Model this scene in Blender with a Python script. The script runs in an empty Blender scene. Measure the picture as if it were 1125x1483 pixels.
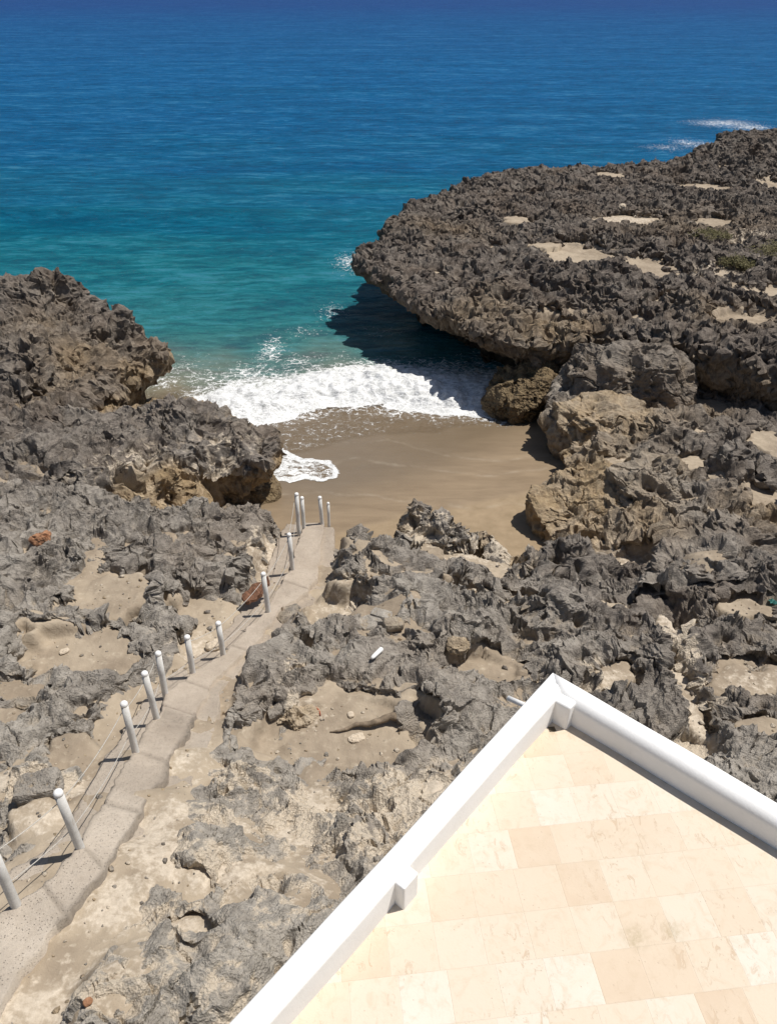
import bpy, bmesh, math, random
import numpy as np
from concurrent.futures import ThreadPoolExecutor
from mathutils import Vector, Matrix

R = math.radians
rng = np.random.default_rng(7)
random.seed(7)
scene = bpy.context.scene
COL = scene.collection

# ------------------------------------------------------------------ camera, sky, sun, exposure
CAM_H, PITCH, FPX = 12.0, 33.7, 1142.0          # metres above the sea, degrees down, focal length in photo pixels
cam_d = bpy.data.cameras.new('camera')
cam_d.sensor_fit = 'VERTICAL'; cam_d.sensor_height = 24.0; cam_d.lens = 24.0 * FPX / 1483.0
cam_d.clip_start = 0.1; cam_d.clip_end = 20000
cam = bpy.data.objects.new('camera', cam_d); COL.objects.link(cam)
cam.location = (0, 0, CAM_H); cam.rotation_euler = (R(90 - PITCH), 0, 0)
scene.camera = cam

SUN_EL, SUN_AZ = R(65.5), math.atan2(0.97, 0.26)   # azimuth clockwise from +Y
world = bpy.data.worlds.new('World'); scene.world = world; world.use_nodes = True
wn = world.node_tree.nodes; wl = world.node_tree.links
bg = wn['Background']; sky = wn.new('ShaderNodeTexSky')
sky.sky_type = 'NISHITA'; sky.sun_disc = False
sky.sun_elevation = SUN_EL; sky.sun_rotation = SUN_AZ
wl.new(sky.outputs[0], bg.inputs[0]); bg.inputs[1].default_value = 0.06
sun_d = bpy.data.lights.new('sun', 'SUN'); sun_d.energy = 4.6; sun_d.angle = R(0.5); sun_d.color = (1.0, 0.95, 0.88)
sun = bpy.data.objects.new('sun', sun_d); COL.objects.link(sun)
sdir = Vector((math.sin(SUN_AZ) * math.cos(SUN_EL), math.cos(SUN_AZ) * math.cos(SUN_EL), math.sin(SUN_EL)))
sun.rotation_euler = sdir.to_track_quat('Z', 'Y').to_euler(); sun.location = (0, 0, 40)
scene.view_settings.view_transform = 'Standard'; scene.view_settings.look = 'None'
scene.view_settings.exposure = 0.1; scene.view_settings.gamma = 1.0
scene.view_settings.use_curve_mapping = False

# ------------------------------------------------------------------ helpers: projection, noise
CP, SP = math.cos(R(PITCH)), math.sin(R(PITCH))
def P(u, v, z):
    """world point at height z on the line of sight of photo pixel (u, v)"""
    a = (u - 562.5) / FPX; b = (v - 741.5) / FPX
    dy = CP - b * SP; dz = -SP - b * CP
    t = (z - CAM_H) / dz
    return (a * t, dy * t, z)
def PX(u, v, z):
    """metres per photo pixel at that point: across, and along the ground"""
    b = (v - 741.5) / FPX
    dz = -SP - b * CP
    t = (z - CAM_H) / dz
    return t / FPX, abs(P(u, v + 1, z)[1] - P(u, v, z)[1])

PERM = rng.permutation(256).astype(np.int32); PERM = np.concatenate([PERM, PERM])
GR = rng.normal(size=(256, 3)).astype(np.float32); GR /= np.linalg.norm(GR, axis=1)[:, None]
RND = rng.random((256, 4)).astype(np.float32)
POOL = ThreadPoolExecutor(4)
def pmap(fn, *arrs):
    n = arrs[0].size; ch = 50000
    if n <= ch: return fn(*arrs)
    parts = list(POOL.map(lambda i: fn(*[a[i:i + ch] for a in arrs]), range(0, n, ch)))
    if isinstance(parts[0], tuple):
        return tuple(np.concatenate([p[k] for p in parts]) for k in range(len(parts[0])))
    return np.concatenate(parts)
def _pn(x, y, z):
    xf = np.floor(x); yf = np.floor(y); zf = np.floor(z)
    xi = xf.astype(np.int32) & 255; yi = yf.astype(np.int32) & 255; zi = zf.astype(np.int32) & 255
    x = (x - xf).astype(np.float32); y = (y - yf).astype(np.float32); z = (z - zf).astype(np.float32)
    u = x * x * x * (x * (x * 6 - 15) + 10); v = y * y * y * (y * (y * 6 - 15) + 10); w = z * z * z * (z * (z * 6 - 15) + 10)
    res = 0
    for i in (0, 1):
        pa = PERM[xi + i]; uu = u if i else 1 - u
        for j in (0, 1):
            pb = PERM[(pa + yi + j) & 255]; vv = v if j else 1 - v
            for k in (0, 1):
                h = PERM[(pb + zi + k) & 255]; g = GR[h]
                ww = w if k else 1 - w
                res = res + (g[:, 0] * (x - i) + g[:, 1] * (y - j) + g[:, 2] * (z - k)) * (uu * vv * ww)
    return res * 1.5
def pn(x, y, z=0.0, s=1.0, o=0.0):
    x = np.asarray(x, np.float64).ravel(); y = np.asarray(y, np.float64).ravel()
    z = np.broadcast_to(np.asarray(z, np.float64), x.shape).ravel() if np.ndim(z) == 0 else np.asarray(z, np.float64).ravel()
    return pmap(_pn, x / s + o, y / s + o * 1.7, z / s + o * 0.6)
def _wl(x, y, z):
    xf = np.floor(x).astype(np.int32); yf = np.floor(y).astype(np.int32); zf = np.floor(z).astype(np.int32)
    f1 = np.full(x.shape, 9.0, np.float32); f2 = np.full(x.shape, 9.0, np.float32); idv = np.zeros(x.shape, np.float32)
    for i in (-1, 0, 1):
        for j in (-1, 0, 1):
            for k in (-1, 0, 1):
                h = PERM[(PERM[(PERM[(xf + i) & 255] + yf + j) & 255] + zf + k) & 255]
                r = RND[h]
                d = (xf + i + r[:, 0] - x) ** 2 + (yf + j + r[:, 1] - y) ** 2 + (zf + k + r[:, 2] - z) ** 2
                m = d < f1
                f2 = np.where(m, f1, np.minimum(f2, d))
                f1 = np.where(m, d, f1); idv = np.where(m, r[:, 3], idv)
    return np.sqrt(f1).astype(np.float32), np.sqrt(f2).astype(np.float32), idv
def worley(x, y, z, s, o=0.0):
    return pmap(_wl, x / s + o, y / s + o, z / s + o)
def sstep(a, b, x):
    t = np.clip((x - a) / (b - a), 0, 1); return t * t * (3 - 2 * t)
def idw(x, y, pts, p=2.6):
    num = np.zeros_like(x); den = np.zeros_like(x)
    for (px, py, pz) in pts:
        w = 1.0 / (((x - px) ** 2 + (y - py) ** 2 + 0.05) ** (p / 2)); num += w * pz; den += w
    return num / den
def poly_sd(x, y, poly):
    """signed distance, positive inside"""
    poly = np.asarray(poly, float); n = len(poly)
    d = np.full(x.shape, 1e9); ins = np.zeros(x.shape, bool)
    for i in range(n):
        ax, ay = poly[i]; bx, by = poly[(i + 1) % n]
        ex, ey = bx - ax, by - ay
        t = np.clip(((x - ax) * ex + (y - ay) * ey) / (ex * ex + ey * ey + 1e-12), 0, 1)
        d = np.minimum(d, (x - ax - t * ex) ** 2 + (y - ay - t * ey) ** 2)
        c = ((ay > y) != (by > y)) & (x < (bx - ax) * (y - ay) / (by - ay + 1e-12) + ax)
        ins ^= c
    d = np.sqrt(d); return np.where(ins, d, -d)

# ------------------------------------------------------------------ helpers: objects
def link(o, parent=None):
    COL.objects.link(o)
    if parent is not None: o.parent = parent
    return o
def grid_mesh(name, X, Y, Z, keep, mat, attrs=None, parent=None, smooth=True):
    """one mesh from a grid of points; keep is a per-vertex mask"""
    ny, nx = X.shape
    idx = np.arange(nx * ny).reshape(ny, nx)
    q = np.stack([idx[:-1, :-1], idx[:-1, 1:], idx[1:, 1:], idx[1:, :-1]], -1).reshape(-1, 4)
    k = keep.ravel()
    q = q[k[q].all(1)]
    used = np.zeros(nx * ny, bool); used[q.ravel()] = True
    remap = np.cumsum(used) - 1
    q = remap[q].astype(np.int32)
    co = np.stack([X.ravel()[used], Y.ravel()[used], Z.ravel()[used]], 1).astype(np.float32)
    me = bpy.data.meshes.new(name)
    me.vertices.add(len(co)); me.vertices.foreach_set('co', co.ravel())
    me.loops.add(q.size); me.loops.foreach_set('vertex_index', q.ravel())
    me.polygons.add(len(q)); me.polygons.foreach_set('loop_start', np.arange(0, q.size, 4, dtype=np.int32))
    me.polygons.foreach_set('use_smooth', np.full(len(q), smooth))
    for an, chans in (attrs or {}).items():
        a = me.attributes.new(an, 'FLOAT_COLOR', 'POINT')
        c = np.ones((len(co), 4), np.float32)
        for i, ch in enumerate(chans): c[:, i] = ch.ravel()[used]
        a.data.foreach_set('color', c.ravel())
    me.update(); me.validate()
    me.materials.append(mat)
    o = bpy.data.objects.new(name, me)
    return link(o, parent)
def bm_obj(name, bm, mat, parent=None, smooth=False):
    me = bpy.data.meshes.new(name)
    bmesh.ops.recalc_face_normals(bm, faces=bm.faces)
    bm.to_mesh(me); bm.free()
    for p in me.polygons: p.use_smooth = smooth
    me.materials.append(mat)
    return link(bpy.data.objects.new(name, me), parent)
def tag(o, label=None, cat=None, group=None, kind=None):
    if label: o['label'] = label
    if cat: o['category'] = cat
    if group: o['group'] = group
    if kind: o['kind'] = kind
    return o
def empty(name, loc):
    o = bpy.data.objects.new(name, None); o.location = loc; o.empty_display_size = 0.2
    return link(o)

# ------------------------------------------------------------------ node helper
class NT:
    def __init__(s, name):
        s.m = bpy.data.materials.new(name); s.m.use_nodes = True
        s.t = s.m.node_tree; s.t.nodes.clear()
        s.out = s.n('ShaderNodeOutputMaterial')
    def n(s, t, **kw):
        nd = s.t.nodes.new(t)
        for k, v in kw.items(): setattr(nd, k, v)
        return nd
    def l(s, a, b): s.t.links.new(a, b)
    def put(s, sock, v):
        if isinstance(v, bpy.types.NodeSocket): s.l(v, sock)
        else:
            if sock.type == 'RGBA' and len(v) == 3: v = (*v, 1)
            sock.default_value = v
    def pos(s): return s.n('ShaderNodeNewGeometry').outputs['Position']
    def noise(s, vec, scale, detail=4, rough=0.55, dist=0.0, out='Fac'):
        nd = s.n('ShaderNodeTexNoise'); s.put(nd.inputs['Vector'], vec)
        nd.inputs['Scale'].default_value = scale; nd.inputs['Detail'].default_value = detail
        nd.inputs['Roughness'].default_value = rough; nd.inputs['Distortion'].default_value = dist
        return nd.outputs[out]
    def vor(s, vec, scale, feature='F1', out='Distance', rand=1.0):
        nd = s.n('ShaderNodeTexVoronoi', feature=feature); s.put(nd.inputs['Vector'], vec)
        nd.inputs['Scale'].default_value = scale; nd.inputs['Randomness'].default_value = rand
        return nd.outputs[out]
    def math(s, op, a, b=0.0, c=None, clamp=False):
        nd = s.n('ShaderNodeMath', operation=op, use_clamp=clamp)
        s.put(nd.inputs[0], a); s.put(nd.inputs[1], b)
        if c is not None: s.put(nd.inputs[2], c)
        return nd.outputs[0]
    def ramp(s, fac, stops, interp='LINEAR'):
        nd = s.n('ShaderNodeValToRGB'); nd.color_ramp.interpolation = interp
        e = nd.color_ramp.elements
        while len(e) < len(stops): e.new(0.5)
        for i, (p, c) in enumerate(stops):
            e[i].position = p; e[i].color = (*c, 1) if len(c) == 3 else c
        s.put(nd.inputs[0], fac); return nd.outputs[0]
    def rng(s, v, a, b, c=0.0, d=1.0, smooth=False):
        nd = s.n('ShaderNodeMapRange', interpolation_type='SMOOTHSTEP' if smooth else 'LINEAR')
        s.put(nd.inputs[0], v); nd.inputs[1].default_value = a; nd.inputs[2].default_value = b
        nd.inputs[3].default_value = c; nd.inputs[4].default_value = d
        return nd.outputs[0]
    def mix(s, f, a, b, mode='MIX'):
        nd = s.n('ShaderNodeMix', data_type='RGBA', blend_type=mode)
        s.put(nd.inputs[0], f); s.put(nd.inputs[6], a); s.put(nd.inputs[7], b)
        return nd.outputs[2]
    def attr(s, name):
        a = s.n('ShaderNodeAttribute', attribute_name=name)
        sp = s.n('ShaderNodeSeparateColor'); s.l(a.outputs['Color'], sp.inputs[0])
        return sp.outputs[0], sp.outputs[1], sp.outputs[2], a.outputs['Alpha']
    def mapping(s, vec, scale=(1, 1, 1), rot=(0, 0, 0)):
        nd = s.n('ShaderNodeMapping'); s.put(nd.inputs[0], vec)
        nd.inputs['Scale'].default_value = scale; nd.inputs['Rotation'].default_value = rot
        return nd.outputs[0]
    def bump(s, h, strength=0.5, dist=0.02, normal=None):
        nd = s.n('ShaderNodeBump'); s.put(nd.inputs['Height'], h)
        nd.inputs['Strength'].default_value = strength; nd.inputs['Distance'].default_value = dist
        if normal is not None: s.l(normal, nd.inputs['Normal'])
        return nd.outputs[0]
    def bsdf(s, col, rough=0.8, spec=0.3, normal=None, **kw):
        b = s.n('ShaderNodeBsdfPrincipled')
        s.put(b.inputs['Base Color'], col); s.put(b.inputs['Roughness'], rough)
        s.put(b.inputs['Specular IOR Level'], spec)
        if normal is not None: s.l(normal, b.inputs['Normal'])
        for k, v in kw.items(): s.put(b.inputs[k], v)
        return b.outputs[0]
    def done(s, sh): s.l(sh, s.out.inputs[0]); return s.m

def simple_mat(name, col, rough=0.7, var=0.15, scale=20.0, bump=0.0, spec=0.3):
    t = NT(name); p = t.pos()
    n = t.noise(p, scale, 5, 0.6)
    dark = tuple(c * (1 - var) for c in col); lite = tuple(min(1, c * (1 + var)) for c in col)
    c = t.ramp(n, [(0.3, dark), (0.7, lite)])
    nb = t.bump(t.noise(p, scale * 3, 4), bump, 0.01) if bump else None
    return t.done(t.bsdf(c, rough, spec, nb))

# ------------------------------------------------------------------ materials
def rock_material():
    t = NT('karst_limestone'); p = t.pos()
    rel, cream, brown, face = t.attr('rk')
    n1 = t.noise(p, 1.1, 5, 0.6); n2 = t.noise(p, 7.0, 6, 0.65); n3 = t.noise(p, 32.0, 5, 0.7)
    grey = t.ramp(n2, [(0.25, (0.215, 0.196, 0.170)), (0.5, (0.385, 0.353, 0.307)), (0.78, (0.54, 0.498, 0.436))])
    dark = t.ramp(n2, [(0.25, (0.058, 0.047, 0.041)), (0.5, (0.140, 0.118, 0.101)), (0.8, (0.26, 0.222, 0.186))])
    base = t.mix(t.math('ADD', brown, t.rng(n1, 0.35, 0.65, -0.16, 0.16), clamp=True), grey, dark)
    base = t.mix(t.rng(t.noise(p, 0.45, 3), 0.5, 0.72, 0, 0.32), base, (0.19, 0.135, 0.09))
    # sediment caught in the hollows
    tan = t.ramp(n3, [(0.3, (0.26, 0.195, 0.125)), (0.7, (0.42, 0.335, 0.225))])
    dust = t.math('ADD', t.math('MULTIPLY', t.math('SUBTRACT', 0.40, rel), 2.6), t.rng(n2, 0.35, 0.7, -0.5, 0.35))
    dust = t.math('MULTIPLY', t.math('MAXIMUM', t.math('MINIMUM', dust, 1.0), 0.0), t.math('SUBTRACT', 0.85, t.math('MULTIPLY', brown, 0.62)))
    base = t.mix(dust, base, tan)
    # pale lime crust
    cr = t.ramp(n3, [(0.3, (0.47, 0.40, 0.31)), (0.7, (0.67, 0.585, 0.47))])
    cm = t.math('ADD', t.math('MULTIPLY', cream, 1.5), t.math('MULTIPLY', t.math('SUBTRACT', 0.48, rel), 1.6))
    cm = t.math('ADD', cm, t.rng(n2, 0.3, 0.7, -1.0, 0.15))
    vn = t.n('ShaderNodeVectorMath', operation='MULTIPLY_ADD'); t.l(t.noise(p, 3.0, 4, 0.6, out='Color'), vn.inputs[0]); vn.inputs[1].default_value = (0.5, 0.5, 0.5); t.l(p, vn.inputs[2])
    net = t.rng(t.vor(vn.outputs[0], 2.3, 'DISTANCE_TO_EDGE'), 0.0, 0.13, 1, 0)
    cm = t.math('ADD', cm, t.math('MULTIPLY', net, t.rng(cream, 0.08, 0.4, 0, 0.9)))
    cm = t.math('MULTIPLY', t.rng(cm, 0.0, 0.55, 0, 1, True), t.rng(cream, 0.02, 0.25))
    base = t.mix(cm, base, cr)
    fc = t.ramp(n2, [(0.25, (0.19, 0.130, 0.072)), (0.55, (0.37, 0.272, 0.158)), (0.8, (0.52, 0.41, 0.262))])
    base = t.mix(t.math('MULTIPLY', face, t.rng(n1, 0.3, 0.6, 0.55, 1.0)), base, fc)
    base = t.mix(t.rng(t.vor(p, 55.0), 0.0, 0.28, 0.55, 0.0), base, (0.055, 0.048, 0.042))
    # weed and wet staining near the waterline
    sz = t.n('ShaderNodeSeparateXYZ'); t.l(p, sz.inputs[0])
    wetz = t.rng(t.math('ADD', sz.outputs[2], t.rng(n1, 0.3, 0.7, -0.25, 0.25)), 0.75, 0.30, 0, 0.8)
    wetz = t.math('MULTIPLY', wetz, t.rng(sz.outputs[1], 18.5, 19.5))
    base = t.mix(wetz, base, t.ramp(n3, [(0.3, (0.035, 0.026, 0.016)), (0.7, (0.085, 0.066, 0.036))]))
    h = t.math('ADD', t.math('MULTIPLY', n3, 0.6), t.math('MULTIPLY', t.vor(p, 42.0), 0.5))
    h2 = t.math('ADD', h, t.math('MULTIPLY', t.noise(p, 130.0, 3, 0.7), 0.3))
    return t.done(t.bsdf(base, 0.93, 0.15, t.bump(t.math('ADD', h2, t.math('MULTIPLY', t.noise(p, 16.0, 8, 0.72, 0.6), 0.8)), 0.9, 0.035)))
M_ROCK = rock_material()

def sand_material():
    t = NT('beach_sand'); p = t.pos()
    wet, film, a, b = t.attr('sd')
    n = t.noise(p, 3.0, 5, 0.6); g = t.noise(p, 240.0, 3, 0.8)
    st = t.noise(t.mapping(p, (0.9, 3.2, 1), (0, 0, R(24))), 1.0, 5, 0.6, 0.6)
    dry = t.ramp(n, [(0.3, (0.265, 0.196, 0.118)), (0.7, (0.35, 0.262, 0.165))])
    wetc = t.ramp(st, [(0.3, (0.215, 0.155, 0.094)), (0.7, (0.29, 0.215, 0.135))])
    c = t.mix(wet, dry, wetc)
    c = t.mix(t.math('MULTIPLY', film, 0.75), c, (0.172, 0.132, 0.088))
    c = t.mix(t.rng(g, 0.3, 0.7, 0, 0.22), c, (0.10, 0.075, 0.05))
    c = t.mix(t.math('MULTIPLY', a, t.rng(n, 0.35, 0.62, 0.0, 0.32)), c, (0.42, 0.36, 0.28))
    rough = t.math('SUBTRACT', 0.95, t.math('MULTIPLY', wet, 0.3))
    rough = t.math('SUBTRACT', rough, t.math('MULTIPLY', film, 0.36))
    h = t.math('ADD', t.math('MULTIPLY', g, 0.15), t.noise(p, 14.0, 4, 0.55))
    return t.done(t.bsdf(c, rough, 0.45, t.bump(h, 0.2, 0.03)))
M_SAND = sand_material()
def pocket_material():
    t = NT('pocket_sand'); p = t.pos()
    cream, brown, kp, _a = t.attr('pk')
    n = t.noise(p, 2.2, 5, 0.6); g = t.noise(p, 200.0, 3, 0.8); m = t.noise(p, 9.0, 4, 0.6)
    c = t.ramp(n, [(0.28, (0.255, 0.206, 0.152)), (0.72, (0.365, 0.300, 0.226))])
    c = t.mix(t.rng(t.noise(p, 0.55, 4, 0.6), 0.42, 0.62, 0, 0.55), c, (0.50, 0.42, 0.315))
    c = t.mix(t.rng(m, 0.55, 0.72, 0, 0.55), c, (0.50, 0.43, 0.33))
    c = t.mix(t.rng(t.vor(p, 24.0), 0.02, 0.16, 0.5, 0), c, (0.16, 0.13, 0.10))
    crc = t.ramp(t.noise(p, 18.0, 6, 0.7), [(0.3, (0.46, 0.39, 0.305)), (0.7, (0.68, 0.60, 0.49))])
    c = t.mix(t.rng(t.math('ADD', cream, t.rng(m, 0.3, 0.7, -0.3, 0.3)), 0.25, 0.6, 0, 0.9), c, crc)
    c = t.mix(t.rng(g, 0.35, 0.75, 0, 0.35), c, (0.15, 0.115, 0.08))
    h = t.math('ADD', t.math('MULTIPLY', g, 0.12), m)
    return t.done(t.bsdf(c, 0.95, 0.15, t.bump(h, 0.6, 0.04)))
M_POCKET = pocket_material()

def sea_material():
    t = NT('sea_water'); p = t.pos()
    foam, alpha, murk, lace = t.attr('sw')
    sx = t.n('ShaderNodeSeparateXYZ'); t.l(p, sx.inputs[0])
    lg = t.math('LOGARITHM', t.math('MAXIMUM', sx.outputs[1], 5.0), 10.0)
    big = t.noise(t.mapping(p, (0.02, 0.07, 1)), 1.0, 4, 0.6)
    lg = t.math('ADD', lg, t.rng(big, 0.3, 0.7, -0.07, 0.07))
    col = t.ramp(t.rng(lg, 1.4, 3.0), [
        (0.00, (0.085, 0.215, 0.190)), (0.055, (0.030, 0.178, 0.185)), (0.11, (0.010, 0.150, 0.185)),
        (0.17, (0.004, 0.126, 0.192)), (0.30, (0.003, 0.098, 0.235)), (0.48, (0.004, 0.098, 0.265)),
        (0.72, (0.005, 0.078, 0.245)), (0.90, (0.008, 0.052, 0.215))])
    # wind streaks, and light and dark of the ripples put into the colour
    ws = t.noise(t.mapping(p, (0.30, 1.1, 1), (0, 0, R(-6))), 1.0, 6, 0.68, 0.4)
    ws2 = t.noise(t.mapping(p, (0.045, 0.20, 1), (0, 0, R(4))), 1.0, 7, 0.75, 0.5)
    ws3 = t.noise(t.mapping(p, (0.9, 2.6, 1), (0, 0, R(-10))), 1.0, 6, 0.72, 0.5)
    wsum = t.math('ADD', t.math('MULTIPLY', ws, 0.4), t.math('ADD', t.math('MULTIPLY', ws2, 0.3), t.math('MULTIPLY', ws3, 0.3)))
    col = t.mix(t.rng(wsum, 0.455, 0.56, 0, 0.95), col, t.mix(0.6, col, (0.0, 0.028, 0.07)))
    col = t.mix(t.rng(wsum, 0.48, 0.40, 0, 0.5), col, (0.05, 0.20, 0.31))
    col = t.mix(murk, col, t.ramp(t.noise(p, 1.3, 5, 0.6), [(0.3, (0.21, 0.150, 0.090)), (0.7, (0.27, 0.205, 0.135))]))
    # foam lace
    wv = t.n('ShaderNodeVectorMath', operation='ADD'); t.l(p, wv.inputs[0])
    nz = t.n('ShaderNodeVectorMath', operation='SCALE')
    t.l(t.noise(p, 1.7, 5, 0.65, out='Color'), nz.inputs[0]); nz.inputs['Scale'].default_value = 0.55
    t.l(nz.outputs[0], wv.inputs[1])
    v1 = t.vor(wv.outputs[0], 2.6, 'DISTANCE_TO_EDGE'); v2 = t.vor(wv.outputs[0], 7.5, 'DISTANCE_TO_EDGE')
    fn = t.noise(p, 5.0, 7, 0.72, 0.8)
    lines = t.math('MAXIMUM', t.rng(v1, 0.0, 0.10, 1, 0), t.math('MULTIPLY', t.rng(v2, 0.0, 0.09, 1, 0), 0.75))
    fm = t.math('ADD', t.math('MULTIPLY', foam, 1.25), t.rng(fn, 0.25, 0.75, -0.62, 0.30))
    f1 = t.rng(fm, 0.12, 0.62, 0, 1, True)
    lm = t.math('ADD', t.math('MULTIPLY', lines, 0.5), t.rng(fn, 0.3, 0.7, -0.55, 0.35))
    lm = t.rng(t.math('ADD', lm, t.math('SUBTRACT', t.math('MULTIPLY', lace, 0.95), 0.62)), 0.0, 0.55, 0, 1, True)
    f = t.math('MAXIMUM', f1, lm)
    fcol = t.ramp(t.math('ADD', t.math('MULTIPLY', fn, 0.6), t.math('MULTIPLY', lines, 0.4)), [(0.2, (0.52, 0.53, 0.52)), (0.5, (0.80, 0.81, 0.81))])
    col2 = t.mix(f, col, fcol)
    w1 = t.noise(t.mapping(p, (0.55, 1.3, 1), (0, 0, R(-8))), 1.0, 7, 0.62, 0.3)
    w2 = t.noise(t.mapping(p, (1.6, 3.4, 1), (0, 0, R(12))), 1.0, 5, 0.6)
    nb = t.bump(t.math('ADD', w1, t.math('MULTIPLY', w2, 0.3)), 0.75, 0.45)
    nb2 = t.bump(t.math('ADD', fn, t.math('MULTIPLY', lines, 0.4)), t.math('MULTIPLY', f, 1.0) and 0.4, 0.06, nb)
    rough = t.math('ADD', 0.22, t.math('MULTIPLY', f, 0.6))
    spec = t.math('MULTIPLY', t.math('SUBTRACT', 1.0, f), 0.05)
    df = t.n('ShaderNodeBsdfDiffuse'); t.l(col2, df.inputs[0]); t.l(nb2, df.inputs['Normal'])
    gl = t.n('ShaderNodeBsdfGlossy'); gl.inputs['Roughness'].default_value = 0.16; t.l(nb2, gl.inputs['Normal'])
    fr = t.n('ShaderNodeFresnel'); fr.inputs[0].default_value = 1.33; t.l(nb2, fr.inputs['Normal'])
    gf = t.math('MULTIPLY', t.math('MULTIPLY', t.math('MINIMUM', fr.outputs[0], 0.35), 0.42), t.math('SUBTRACT', 1.0, f))
    mb = t.n('ShaderNodeMixShader'); t.l(gf, mb.inputs[0]); t.l(df.outputs[0], mb.inputs[1]); t.l(gl.outputs[0], mb.inputs[2])
    body = mb.outputs[0]
    tr = t.n('ShaderNodeBsdfTransparent')
    ms = t.n('ShaderNodeMixShader')
    t.l(t.math('MAXIMUM', alpha, f), ms.inputs[0]); t.l(tr.outputs[0], ms.inputs[1]); t.l(body, ms.inputs[2])
    return t.done(ms.outputs[0])
M_SEA = sea_material()

def concrete_material():
    t = NT('path_concrete'); p = t.pos()
    tone, a, b, c_ = t.attr('ct')
    n = t.noise(p, 2.5, 6, 0.62); g = t.noise(p, 90.0, 4, 0.8); m = t.noise(p, 11.0, 6, 0.7)
    c = t.ramp(n, [(0.28, (0.39, 0.322, 0.254)), (0.72, (0.53, 0.452, 0.368))])
    c = t.mix(t.rng(tone, 0, 1), c, t.ramp(m, [(0.3, (0.52, 0.450, 0.368)), (0.7, (0.66, 0.585, 0.492))]))
    c = t.mix(t.rng(t.noise(p, 1.1, 4, 0.6), 0.46, 0.68, 0, 0.4), c, (0.29, 0.245, 0.20))
    c = t.mix(t.rng(m, 0.55, 0.72, 0, 0.4), c, (0.24, 0.20, 0.165))
    sp = t.rng(t.vor(p, 38.0), 0.05, 0.22, 1, 0)
    c = t.mix(t.math('MULTIPLY', sp, 0.22), c, (0.13, 0.105, 0.085))
    c = t.mix(t.rng(g, 0.4, 0.75, 0, 0.3), c, (0.15, 0.12, 0.095))
    c = t.mix(t.math('MULTIPLY', a, t.rng(m, 0.25, 0.6, 0.35, 1)), c, (0.17, 0.145, 0.118))
    h = t.math('ADD', t.math('MULTIPLY', g, 0.5), t.math('SUBTRACT', m, sp))
    return t.done(t.bsdf(c, 0.92, 0.2, t.bump(h, 0.9, 0.025)))
M_PATH = concrete_material()

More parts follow.
